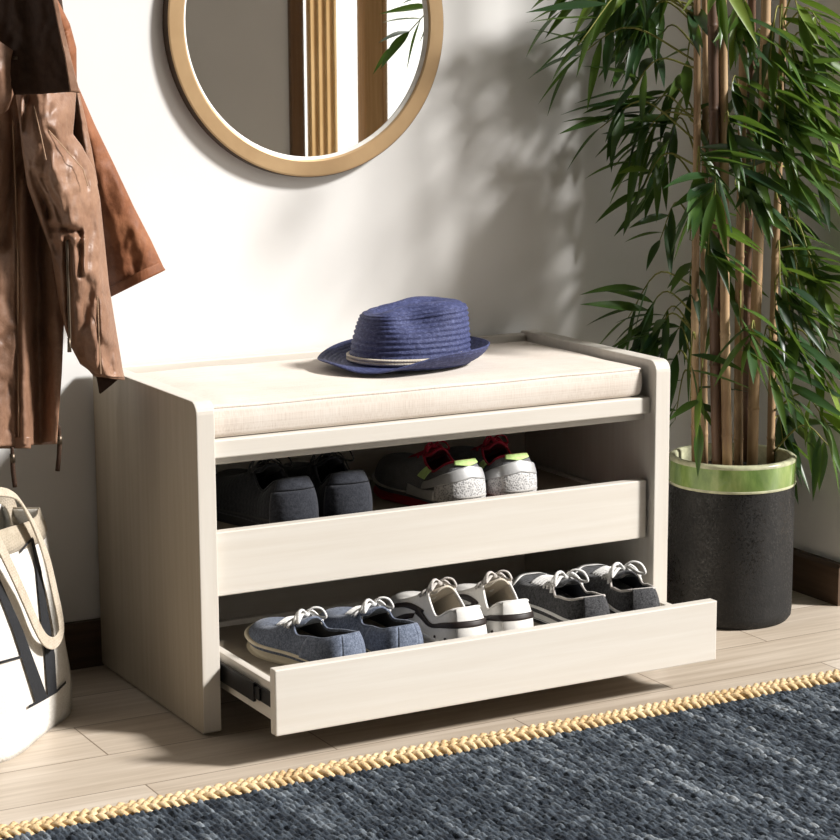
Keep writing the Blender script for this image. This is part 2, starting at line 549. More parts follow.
# ------------------------------------------------------------------ round mirror
t = NT('bronze_frame'); v = t.coord()
n = t.noise(v, 6, 5, .6); n2 = t.noise(t.coord((40, 40, 40)), 3, 4)
t.set(t.ramp(n, [(.3, (.40, .255, .125, 1)), (.7, (.54, .37, .20, 1))]), .45, .4, .5); t.bump(n2, .08, .001); M['bronze'] = t.m
M['bronze_dark'] = flat_mat('dark_bronze_edge', (.07, .045, .028, 1), .5, metal=.3)
M['rim_white'] = flat_mat('pale_bevel', (.85, .82, .76, 1), .3)
t = NT('mirror_glass'); n = t.noise(t.coord(), 2, 2); t.set((.9, .91, .9, 1), .012, 1.0); M['mirror'] = t.m
def mirror():
    cx, cz, R = .3805, 1.0005, .2432
    yf, yb = WALL_Y - .018, WALL_Y - .0005
    root = thing('round_mirror', 'round wall mirror in a flat bronze frame above the bench', 'mirror', (cx, WALL_Y, cz))
    NA = 160
    def lp(r, y): return [Vector((cx + r * math.cos(a), y, cz + r * math.sin(a))) for a in np.linspace(0, 2 * PI, NA, endpoint=False)]
    Ri = R - .0285
    MB().grid([lp(R - .0015, yf), lp(R - .004, yf - .0008), lp(Ri + .003, yf - .0008), lp(Ri, yf + .001), lp(Ri, yf + .010)], cu=True).build('frame', M['bronze'], root, smooth=False)
    MB().grid([lp(R - .0015, yf), lp(R, yf + .002), lp(R, yb), lp(R - .02, yb)], cu=True).build('frame_edge', M['bronze_dark'], root)
    MB().grid([lp(Ri, yf + .002), lp(Ri - .0045, yf + .0065), lp(Ri - .005, yf + .012), lp(Ri, yf + .012)], cu=True).build('bevel', M['rim_white'], root)
    g = lp(Ri - .0035, yf + .008)
    MB().add(g, [tuple(range(NA))]).build('mirror_glass', M['mirror'], root)
mirror()

# ------------------------------------------------------------------ shoes
def denim(name, c1, c2, scale=700, bump=.5):
    return fabric_mat(name, c1, c2, scale, .92, bump, 160, .15)
M['blue_canvas'] = denim('chambray_canvas', (.062, .076, .112, 1), (.21, .245, .32, 1))
M['char_canvas'] = denim('charcoal_canvas', (.012, .0125, .014, 1), (.095, .095, .10, 1))
M['black_knit'] = denim('black_knit', (.007, .008, .010, 1), (.026, .028, .034, 1))
M['navy_heel'] = denim('dark_slate_suede', (.012, .0135, .019, 1), (.038, .041, .051, 1))
M['white_leather'] = flat_mat('white_leather', (.80, .78, .74, 1), .42, .05, 220, .12, .0006)
M['cream_lining'] = flat_mat('cream_lining', (.62, .55, .45, 1), .9, .08, 400, .2)
M['cream_rubber'] = flat_mat('cream_rubber', (.74, .66, .50, 1), .6, .06, 120, .1)
M['white_rubber'] = flat_mat('white_rubber', (.78, .77, .74, 1), .5, .05, 120, .1)
M['dark_rubber'] = flat_mat('dark_rubber', (.03, .03, .03, 1), .7)
M['dark_lining'] = flat_mat('dark_lining', (.03, .032, .04, 1), .95)
M['lace_white'] = fabric_mat('white_lace', (.66, .65, .62, 1), (.88, .87, .85, 1), 3000, bump=.5)
M['lace_grey'] = fabric_mat('grey_lace', (.42, .39, .36, 1), (.66, .62, .58, 1), 3000, bump=.5)
M['lace_black'] = fabric_mat('black_lace', (.015, .015, .015, 1), (.05, .05, .05, 1), 3000, bump=.5)
M['black_stripe'] = flat_mat('dark_brown_stripe', (.022, .014, .012, 1), .5, bump=.08)
M['red_mesh'] = fabric_mat('crimson_mesh', (.22, .008, .02, 1), (.48, .02, .05, 1), 1200, bump=.5)
M['red_rubber'] = flat_mat('red_rubber', (.50, .03, .04, 1), .5)
M['lime'] = flat_mat('lime_padding', (.52, .72, .26, 1), .7, .12, 200, .2)
M['silver'] = flat_mat('silver_overlay', (.52, .52, .52, 1), .38, .06, 200, .1, metal=.35)
M['pale_sole'] = flat_mat('pale_grey_foam', (.55, .53, .50, 1), .6)
t = NT('grey_dotted_mesh'); v = t.coord()
vo = t.node('ShaderNodeTexVoronoi'); vo.inputs['Scale'].default_value = 330; t.link(v, vo.inputs['Vector'])
t.set(t.ramp(vo.outputs['Distance'], [(.15, (.20, .20, .205, 1)), (.6, (.62, .61, .60, 1))]), .6); t.bump(vo.outputs['Distance'], .5, .001); M['dot_mesh'] = t.m
M['grey_mesh'] = fabric_mat('grey_mesh', (.10, .10, .105, 1), (.22, .22, .23, 1), 1600, bump=.5)

NS = 88     # points around a shoe
class Shoe:
    def __init__(s, **k):
        d = dict(L=.235, wh=.030, ww=.029, wb=.042, wt=.036, zs=.022, hh=.062, side=.050, eye=.066, tx=.66, th=.056, ex=.40,
                 cw=.022, tw=.012, bend=.006, toe=.04, flare=0.0, bulge=.06, hx=.012)
        d.update(k); s.__dict__.update(d)
        L = s.L; b = s.bend
        half = [(0, 0), (.03 * L, s.wh * .72), (.12 * L, s.wh), (.30 * L, s.ww), (.45 * L, s.ww * 1.05), (.62 * L, s.wb * .97), (.76 * L, s.wb), (.88 * L, s.wt * .92), (.965 * L, s.wt * .52), (L, 0)]
        c2 = [(s.hx, 0, s.hh), (s.hx + .004, s.cw * .72, s.hh - .001), (.12 * L, s.cw * 1.08, s.hh - .006), (.24 * L, s.cw * 1.10, s.side), (s.ex * L - .03 * L, s.cw * 1.02, s.eye - .012), (s.ex * L + .03 * L, s.cw * .86, s.eye), ((s.ex + .12) * L, s.tw * 1.25, (s.eye + s.th) / 2 + .003), ((s.ex + .2) * L, s.tw, s.th + .001), (s.tx * L - .006, s.tw * .75, s.th), (s.tx * L, 0, s.th - .001)]
        def loop(h):
            h = [Vector((p[0], p[1], p[2] if len(p) > 2 else 0)) for p in h]
            full = h + [Vector((p.x, -p.y, p.z)) for p in h[-2:0:-1]]
            for p in full: p.y += b * math.sin(min(max(p.x / L, 0), 1) * PI * .9) * 1.0
            return full
        s.f = crom(loop(half), NS, True)
        s.c = crom(loop(c2), NS, True)
    def spring(s, x): return .010 * sm(.70, 1.05, x / s.L) + .0
    def P(s, t, v, off=0.0):
        """point on the upper: t index around (float), v 0 at sole .. 1 at the collar"""
        i0 = int(math.floor(t)) % NS; i1 = (i0 + 1) % NS; w = t - math.floor(t)
        f = s.f[i0].lerp(s.f[i1], w); c = s.c[i0].lerp(s.c[i1], w)
        z0 = s.zs * .6 + s.spring(f.x)
        nx = s.f[(i0 + 2) % NS] - s.f[i0 - 2]; nl = nx.length or 1
        inn = Vector((-nx.y / nl, nx.x / nl, 0)) * .0022
        A = Vector((f.x, f.y, z0)) + inn
        toe = sm(.55, .95, f.x / s.L)
        heel = sm(.2, .0, f.x / s.L)
        a = .07 - .02 * toe
        Q = Vector((A.x * (1 - a) + c.x * a, (A.y * (1 - a) + c.y * a) * (1 + s.bulge * (1 - toe)), z0 + (c.z - z0) * (.62 + .22 * toe)))
        if toe > 0: Q.z = Q.z * (1 - toe) + (z0 + s.toe * 1.15) * toe
        if heel > 0: Q.x -= (.004 + s.flare) * heel
        p = A * (1 - v) ** 2 + Q * (2 * v * (1 - v)) + c * v * v
        return p
    def N(s, t, v):
        e = .4
        a = s.P(t + e, v) - s.P(t - e, v); b = s.P(t, min(v + .03, 1)) - s.P(t, max(v - .03, 0))
        n = b.cross(a)
        return n.normalized() if n.length > 0 else Vector((0, 0, 1))
    def patch(s, t0, t1, vf, nt=14, nv=8, off=.0012):
        """overlay patch; vf(u)->(v0,v1)"""
        rows = []
        for j in range(nv + 1):
            r = []
            for i in range(nt + 1):
                u = i / nt; t = t0 + (t1 - t0) * u
                v0, v1 = vf(u)
                v = v0 + (v1 - v0) * j / nv
                r.append(s.P(t, v) + s.N(t, v) * off)
            rows.append(r)
        return MB().grid(rows)
    def build(s, root, upper, lining, sole, outsole, tongue, lace, rows=5, bow=True, lace_r=.0019, lace_flat=.6, oz=.0025, bs=1.0, chunky=0, binding=None):
        NV = 16
        rows_ = [[s.P(i, j / NV) for i in range(NS)] for j in range(NV + 1)]
        o = MB().grid(rows_, cu=True).build('upper', upper, root, smooth=True, solid=.0032, mats=[upper, lining], local=True)
        s.upper = o
        # sole: stacked outlines
        c = sum(s.f, Vector()) / NS
        def ol(sc, z, top=False):
            out = []
            for i, p in enumerate(s.f):
                n = (s.f[(i + 1) % NS] - s.f[i - 1]).normalized(); nn = Vector((n.y, -n.x, 0))
                x = p.x / s.L
                zz = z + s.spring(p.x) * (1.0) + (chunky * sm(.5, .0, x) * (z / max(s.zs, .001)))
                fl = chunky * .35 * sm(.25, 0, x)
                out.append(Vector((p.x - fl * (1 - z / .03 * .5), p.y, 0)) + nn * sc + Vector((0, 0, zz)))
            return out
        zs = s.zs
        sg = 1 if (s.f[3].y > 0) else -1
        k = .0034
        m = MB(); lay = [ol(-.003, 0.0005), ol(k * .6, .001), ol(k, oz), ol(k, oz + .002)]
        m.grid(lay, cu=True); m.cap(lay[0], True)
        m.build('outsole', outsole, root, smooth=False, local=True)
        m = MB(); lay = [ol(k * .98, oz), ol(k * 1.1, max(zs * .4, oz + .002)), ol(k * 1.1, zs * .75), ol(k * .8, zs), ol(-.002, zs + .0002), ol(-.006, zs - .003)]
        m.grid(lay, cu=True); m.cap(lay[-1])
        m.build('sole', sole, root, smooth=True, bevel=0, local=True)
        # insole
        m = MB(); l = [Vector((c.x + (p.x - c.x) * .9, p.y * .86, zs * .75 + s.spring(p.x))) for p in s.f]; m.cap(l)
        m.build('insole', lining, root, local=True)
        # tongue
        L = s.L
        tr = []
        n = 14
        for j in range(n + 1):
            u = j / n
            x = (s.tx * L + .008) * (1 - u) + (s.ex * L - .012) * u
            zc = (s.th - .006) * (1 - u) + (s.eye + .010) * u + .004 * math.sin(PI * u) + .004 * u * u
            wv = (s.tw + .006) * (1 - u) + (s.cw * .95) * u
            wv *= 1 - .35 * sm(.86, 1, u)
            by = s.bend * math.sin(min(max(x / L, 0), 1) * PI * .9)
            tr.append([Vector((x + .004 * (k_ ** 2), by + wv * k_, zc - .010 * k_ * k_ - .003)) for k_ in np.linspace(-1, 1, 9)])
        MB().grid(tr).build('tongue', tongue, root, smooth=True, solid=.003, off=0, local=True)
        # laces
        m = MB()
        pts = []
        def eye(j, sd):
            u = j / (rows - 1)
            x = (s.tx * L - .012) * (1 - u) + ((s.ex + .045) * L) * u
            w = (s.tw + .006) * (1 - u) + (s.cw * .92 + .002) * u
            z = (s.th + .001) * (1 - u) + (s.eye - .001) * u
            by = s.bend * math.sin(x / L * PI * .9)
            return Vector((x, by + sd * w, z))
        for j in range(rows):
            a, b = eye(j, -1), eye(j, 1)
            mid = (a + b) / 2 + Vector((0, 0, .009))
            path = crom([a + Vector((0, -.003, -.004)), a + Vector((0, 0, .002)), mid, b + Vector((0, 0, .002)), b + Vector((0, .003, -.004))], 14)
            m.tube(path, lace_r, 7, flat=lace_flat)
            if j < rows - 1:
                a2, b2 = eye(j, -1), eye(j + 1, 1)
                m.tube(crom([a2 + Vector((0, 0, .001)), (a2 + b2) / 2 + Vector((0, 0, .0065)), b2 + Vector((0, 0, 0))], 10), lace_r * .95, 7, flat=lace_flat)
        if bow:
            k0 = (eye(rows - 1, -1) + eye(rows - 1, 1)) / 2 + Vector((-.002, 0, .012))
            m.tube([k0 + Vector((0, -.005, 0)), k0, k0 + Vector((0, .005, 0))], [.003, .0048, .003], 8)
            for sd in (-1, 1):
                lp = [k0] + [k0 + bs * Vector(q) for q in ((-.006, sd * .012, .012), (-.016, sd * .027, .010), (-.022, sd * .034, -.006), (-.012, sd * .026, -.008), (-.002, sd * .010, .002))] + [k0]
                m.tube(crom(lp, 26), lace_r, 7, flat=lace_flat)
                e = [k0] + [k0 + bs * Vector(q) for q in ((.004, sd * .012, .006), (.000, sd * .026, -.004), (-.008, sd * .033, -.024))]
                m.tube(crom(e, 14), lace_r * .9, 7, flat=lace_flat)
        m.build('laces', lace, root, smooth=True, local=True)
        # bound collar edge
        path = [s.P(i, 1) for i in range(NS)]
        m = MB(); m.tube(path + path[:2], .0021, 6, caps=False)
        m.build('collar_binding', binding or upper, root, smooth=True, local=True)

def shoe_root(label, x, y, z, turn, group, cat='shoe', name='sneaker'):
    return thing(name, label, cat, (x, y, z), PI / 2 + math.radians(turn), group, local=True)

def copy_thing(src, label, loc, rz, mirror=False):
    r = src.copy(); col.objects.link(r)
    r.location = loc; r.rotation_euler = (0, 0, rz); r['label'] = label
    if mirror: r.scale = (1, -1, 1)
    for ch in list(src.children):
        c = ch.copy(); col.objects.link(c); c.parent = r
        for g in list(ch.children):
            d = g.copy(); col.objects.link(d); d.parent = c
    return r

QH = NS / 2
# chambray canvas pair
def blue_pair():
    s = Shoe(L=.232, zs=.021, hh=.060, side=.051, eye=.058, th=.044, toe=.022, wh=.033, ww=.033, wb=.044, wt=.041, cw=.026, hx=.006, bulge=.02, ex=.42, tx=.70)
    r = shoe_root('blue chambray canvas sneaker with white lace, leftmost in the bottom drawer', .162, -.150, ZL, 8, 'blue canvas sneakers')
    s.build(r, M['blue_canvas'], M['dark_lining'], M['cream_rubber'], M['cream_rubber'], M['blue_canvas'], M['lace_white'], rows=5, bow=True, lace_r=.0028, bs=.72)
    for a, b in ((NS - 3, NS + 3),):
        s.patch(a, b, lambda u: (.12, 1.0)).build('heel_strip', M['blue_canvas'], r, smooth=True, solid=.0012, off=1, local=True)
    s.patch(3, 15, lambda u: (.1, .99)).build('quarter', M['blue_canvas'], r, smooth=True, solid=.0008, off=1, local=True)
    s.patch(NS - 15, NS - 3, lambda u: (.1, .99)).build('quarter', M['blue_canvas'], r, smooth=True, solid=.0008, off=1, local=True)
    copy_thing(r, 'blue chambray canvas sneaker between its mate and the white sneakers', (.250, -.150, ZL), PI / 2 + math.radians(3), True)
blue_pair()

def white_pair():
    s = Shoe(L=.240, zs=.020, hh=.070, side=.050, eye=.078, th=.056, toe=.032, wh=.031, ww=.029, wb=.037, wt=.034, cw=.024, hx=.016, bulge=.05, ex=.36, tx=.62)
    r = shoe_root('white leather sneaker with dark side stripe, left one of its pair', .358, -.150, ZL, -1, 'white leather sneakers')
    s.build(r, M['white_leather'], M['cream_lining'], M['white_rubber'], M['cream_rubber'], M['cream_lining'], M['lace_grey'], rows=6, bow=True, lace_r=.0026, bs=.62)
    for t0, t1 in ((NS - 21, NS + 21),):
        s.patch(t0, t1, lambda u: (.50, .66), nt=60, nv=3).build('heel_stripe', M['black_stripe'], r, smooth=True, solid=.001, off=1, local=True)
    s.patch(NS - 5, NS + 5, lambda u: (.05, .99 - .0 * u), nt=20).build('heel_patch', M['white_leather'], r, smooth=True, solid=.0007, off=1, local=True)
    for sg in (1, -1):
        tm = lambda q: q if sg > 0 else NS - q
        for (ta, tb, va, vb) in ((19, 30, .34, .60), (21, 27, .0, .36)):
            rows = []
            for j in range(4):
                rw = []
                for i in range(13):
                    u = i / 12
                    tt = ta + (tb - ta) * u; v = va + (vb - va) * (1 - u) + (j / 3) * .14
                    tt = tm(tt)
                    rw.append(s.P(tt, min(v, .98)) + s.N(tt, min(v, .98)) * .0012)
                rows.append(rw)
            MB().grid(rows).build('side_stripe', M['black_stripe'], r, smooth=True, solid=.0008, off=0, local=True)
        for q in (5.5, 9.0, 12.5):
            tt = tm(q); p = s.P(tt, .22); n = s.N(tt, .22)
            MB().tube([p - n * .001, p + n * .0016], .0021, 8).build('vent_hole', M['black_stripe'], r, local=True)
    copy_thing(r, 'white leather sneaker with dark stripe, right one of its pair', (.4315, -.152, ZL), PI / 2 + math.radians(-6), True)
white_pair()

def charcoal_pair():
    s = Shoe(L=.235, zs=.026, hh=.060, side=.052, eye=.062, th=.048, toe=.030, wh=.033, ww=.032, wb=.042, wt=.039, cw=.026, hx=.008, bulge=.02, ex=.34, tx=.72)
    r = shoe_root('charcoal canvas sneaker with white rubber toe beside the white sneakers', .568, -.150, ZL, -4, 'charcoal canvas sneakers')
    s.build(r, M['char_canvas'], M['dark_lining'], M['white_rubber'], M['dark_rubber'], M['char_canvas'], M['lace_white'], rows=6, bow=True, lace_r=.0030, bs=.85, binding=M['lace_grey'])
    s.patch(QH - 11, QH + 11, lambda u: (.0, .30 + .42 * math.sin(PI * u) ** .7), nt=24, off=.001).build('toe_cap', M['white_rubber'], r, smooth=True, solid=.0012, off=1, local=True)
    s.patch(NS - 4, NS + 4, lambda u: (.10, 1.0)).build('heel_strip', M['char_canvas'], r, smooth=True, solid=.0014, off=1, local=True)
    # dark line round the foxing
    loop = []
    for i, p in enumerate(s.f):
        n = (s.f[(i + 1) % NS] - s.f[i - 1]).normalized(); nn = Vector((n.y, -n.x, 0))
        loop.append(p + nn * .0037 + Vector((0, 0, .0175 + s.spring(p.x))))
    m = MB(); m.tube(loop + loop[:2], .0009, 5, caps=False)
    m.build('sole_line', M['dark_rubber'], r, local=True)
    copy_thing(r, 'charcoal canvas sneaker with tall lace loop, rightmost in the bottom drawer', (.655, -.148, ZL), PI / 2 + math.radians(-9), True)
charcoal_pair()

def runner_pair():
    s = Shoe(L=.250, zs=.024, hh=.084, side=.062, eye=.082, th=.060, toe=.048, wh=.034, ww=.033, wb=.044, wt=.040, cw=.024, hx=.014, bulge=.16, ex=.36, tx=.66, flare=.004)
    r = shoe_root('grey running shoe with lime collar and red sole, left one of its pair', .468, .050, ZU, 3, 'running shoes in the upper drawer', name='running_shoe')
    s.build(r, M['grey_mesh'], M['red_mesh'], M['pale_sole'], M['red_rubber'], M['red_mesh'], M['red_mesh'], rows=5, bow=True, lace_r=.002, chunky=.010, oz=.013, bs=.6, binding=M['red_mesh'])
    s.patch(NS - 5, NS + 5, lambda u: (.84 + .06 * abs(2 * u - 1), 1.0), off=.002).build('heel_tab', M['lime'], r, smooth=True, solid=.0015, off=1, local=True)
    s.patch(NS - 15, NS + 15, lambda u: (.58 - .22 * abs(2 * u - 1), .86 - .26 * abs(2 * u - 1)), nt=30, off=.0016).build('heel_band', M['silver'], r, smooth=True, solid=.0016, off=1, local=True)
    s.patch(NS - 11, NS + 11, lambda u: (.10, .60 - .14 * abs(2 * u - 1)), nt=30, off=.0012).build('heel_counter', M['dot_mesh'], r, smooth=True, solid=.0012, off=1, local=True)
    for a, b in ((11, 20), (NS - 20, NS - 11)):
        s.patch(a, b, lambda u: (.08, .34), off=.0012).build('side_overlay', M['silver'], r, smooth=True, solid=.001, off=1, local=True)
    for a, b in ((15, 18), (NS - 18, NS - 15)):
        s.patch(a, b, lambda u: (.66, 1.0), off=.002).build('eyelet_strip', M['lime'], r, smooth=True, solid=.0016, off=1, local=True)
    copy_thing(r, 'grey running shoe with lime heel tab, right one of its pair', (.5555, .050, ZU), PI / 2 + math.radians(-2), True)
runner_pair()

def dark_pair():
    s = Shoe(L=.250, zs=.022, hh=.086, side=.062, eye=.086, th=.064, toe=.052, wh=.035, ww=.033, wb=.045, wt=.041, cw=.025, hx=.014, bulge=.14, ex=.36, tx=.66)
    r = shoe_root('black knit trainer at the left end of the upper drawer', .183, .050, ZU, 4, 'black trainers', name='trainer')
    s.build(r, M['black_knit'], M['dark_lining'], M['dark_rubber'], M['dark_rubber'], M['black_knit'], M['lace_black'], rows=5, bow=True, chunky=.006)
    s.patch(NS - 9, NS + 9, lambda u: (.06, .72), nt=20, off=.0014).build('heel_counter', M['navy_heel'], r, smooth=True, solid=.0014, off=1, local=True)
    s.patch(NS - 8, NS + 8, lambda u: (.74, .99), nt=20, off=.0012).build('heel_tab', M['navy_heel'], r, smooth=True, solid=.0016, off=1, local=True)
    copy_thing(r, 'black knit trainer, second from left in the upper drawer', (.268, .050, ZU), PI / 2 + math.radians(0), True)
dark_pair()

# ------------------------------------------------------------------ pot
t = NT('rough_black_glaze'); v = t.coord()
n = t.noise(v, 30, 6, .7); n2 = t.noise(v, 220, 3, .7); big = t.noise(v, 5, 3)
t.set(t.ramp(n, [(.3, (.007, .007, .007, 1)), (.75, (.020, .019, .018, 1))]), t.ramp(t.math('ADD', t.math('MULTIPLY', n2, .6), t.math('MULTIPLY', big, .4)), [(.40, (.22, .22, .22, 1)), (.52, (.75, .75, .75, 1))]), spec=.35)
t.bump(t.math('ADD', n, t.math('MULTIPLY', n2, .5)), .35, .003); M['pot'] = t.m
t = NT('green_glaze'); v = t.coord((1, 1, .35))
n = t.noise(v, 22, 5, .65, .4)
t.set(t.ramp(n, [(.3, (.10, .17, .045, 1)), (.5, (.20, .30, .08, 1)), (.72, (.36, .44, .16, 1))]), .12, spec=.6); t.bump(n, .12, .002); M['glaze'] = t.m
M['glaze_edge'] = flat_mat('pale_glaze_edge', (.50, .50, .33, 1), .25, .25, 60, .2)
M['soil'] = flat_mat('dark_soil', (.025, .02, .016, 1), .95, .5, 160, 1.0, .006)
PX, PY, PR_ = 1.043, .160, .1065
def pot():
    root = thing('plant_pot', 'black ceramic pot with green glazed rim band beside the bench', 'pot', (PX, PY, 0))
    def lp(r, z): return [Vector((PX + r * math.cos(a), PY + r * math.sin(a), z)) for a in np.linspace(0, 2 * PI, 96, endpoint=False)]
    zt = .282
    m = MB(); rows = [lp(PR_ - .012, 0), lp(PR_ - .006, .001), lp(PR_ - .001, .008), lp(PR_, .02), lp(PR_, zt - .046)]
    m.grid(rows, cu=True); m.cap(rows[0], True)
    m.build('body', M['pot'], root, smooth=True)
    rows = [lp(PR_, zt - .046), lp(PR_ + .0015, zt - .043), lp(PR_ + .0015, zt - .007)]
    MB().grid(rows, cu=True).build('glaze_band', M['glaze'], root, smooth=True)
    MB().grid([lp(PR_ + .0012, zt - .0475), lp(PR_ + .0024, zt - .045), lp(PR_ + .0012, zt - .0425)], cu=True).build('glaze_line', M['glaze_edge'], root, smooth=True)
    rows = [lp(PR_ + .0015, zt - .007), lp(PR_ + .002, zt - .003), lp(PR_ - .002, zt), lp(PR_ - .008, zt), lp(PR_ - .011, zt - .004), lp(PR_ - .012, zt - .06)]
    MB().grid(rows, cu=True).build('rim', M['glaze_edge'], root, smooth=True)
    m = MB(); rr = []
    for k in range(9):
        r = (PR_ - .0125) * (1 - k / 8)
        rr.append([p + Vector((0, 0, .004 * mn.noise(p * 60))) for p in lp(max(r, .001), zt - .030)])
    m.grid(rr, cu=True); m.cap(rr[-1])
    m.build('soil', M['soil'], root, smooth=True)
pot()

# ------------------------------------------------------------------ bamboo
t = NT('bamboo_culm'); v = t.coord((30, 30, 2))
n = t.noise(v, 2, 5, .6); n2 = t.noise(t.coord(), 9, 4)
t.set(t.ramp(t.math('ADD', t.math('MULTIPLY', n, .5), t.math('MULTIPLY', n2, .5)), [(.32, (.20, .115, .06, 1)), (.5, (.40, .26, .14, 1)), (.7, (.55, .40, .24, 1))]), .5, spec=.4); t.bump(n, .2, .001); M['culm'] = t.m
t = NT('dark_bamboo_culm'); n = t.noise(t.coord((30, 30, 2)), 2, 5, .6)
t.set(t.ramp(n, [(.3, (.07, .035, .02, 1)), (.7, (.17, .09, .05, 1))]), .5); M['culm_dark'] = t.m
M['twig'] = flat_mat('olive_twig', (.22, .22, .05, 1), .6, .35, 60, .1)
def leaf_mat():
    t = NT('bamboo_leaf')
    at_ = t.node('ShaderNodeAttribute'); at_.attribute_name = 'tone'
    n = t.noise(t.coord(), 40, 3)
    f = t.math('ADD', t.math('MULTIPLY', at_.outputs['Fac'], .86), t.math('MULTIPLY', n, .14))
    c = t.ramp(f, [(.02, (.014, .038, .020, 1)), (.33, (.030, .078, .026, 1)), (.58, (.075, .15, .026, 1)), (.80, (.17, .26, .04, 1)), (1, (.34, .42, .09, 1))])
    t.set(c, .36, spec=.45)
    tr = t.node('ShaderNodeBsdfTranslucent'); mix = t.node('ShaderNodeMixShader')
    cc = t.mix(.5, c, (.22, .36, .03, 1))
    t.link(cc, tr.inputs['Color']); mix.inputs['Fac'].default_value = .32
    out = t.n['Material Output']
    t.link(t.b.outputs['BSDF'], mix.inputs[1]); t.link(tr.outputs[0], mix.inputs[2]); t.link(mix.outputs[0], out.inputs['Surface'])
    return t.m
M['leaf'] = leaf_mat()

def add_leaf(m, tones, base, dirn, length, width, droop, roll, tone):
    """one lance-shaped blade, folded along the midrib, bending down"""
    d = dirn.normalized()
    side = d.cross(Vector((0, 0, 1)))
    if side.length < 1e-3: side = Vector((1, 0, 0))
    side.normalize()
    side = Matrix.Rotation(roll, 3, d) @ side
    n = 7
    pts = []
    p = base.copy(); dd = d.copy()
    prof = [.10, .64, .97, 1.0, .84, .60, .30, 0]
    rows = []
    for k in range(n + 1):
        up = side.cross(dd).normalized()
        w = width * prof[k] / 2
        rows.append((p - side * w + up * w * .35, p.copy(), p + side * w + up * w * .35))
        dd = (dd + Vector((0, 0, -droop / n))).normalized()
        p = p + dd * (length / n)
    o = len(m.v)
    vs = []; fs = []
    for r in rows: vs += list(r)
    for k in range(n):
        for q in range(2):
            fs.append((k * 3 + q, k * 3 + q + 1, k * 3 + q + 4, k * 3 + q + 3))
    m.add(vs, fs)
    tones += [tone] * len(vs)

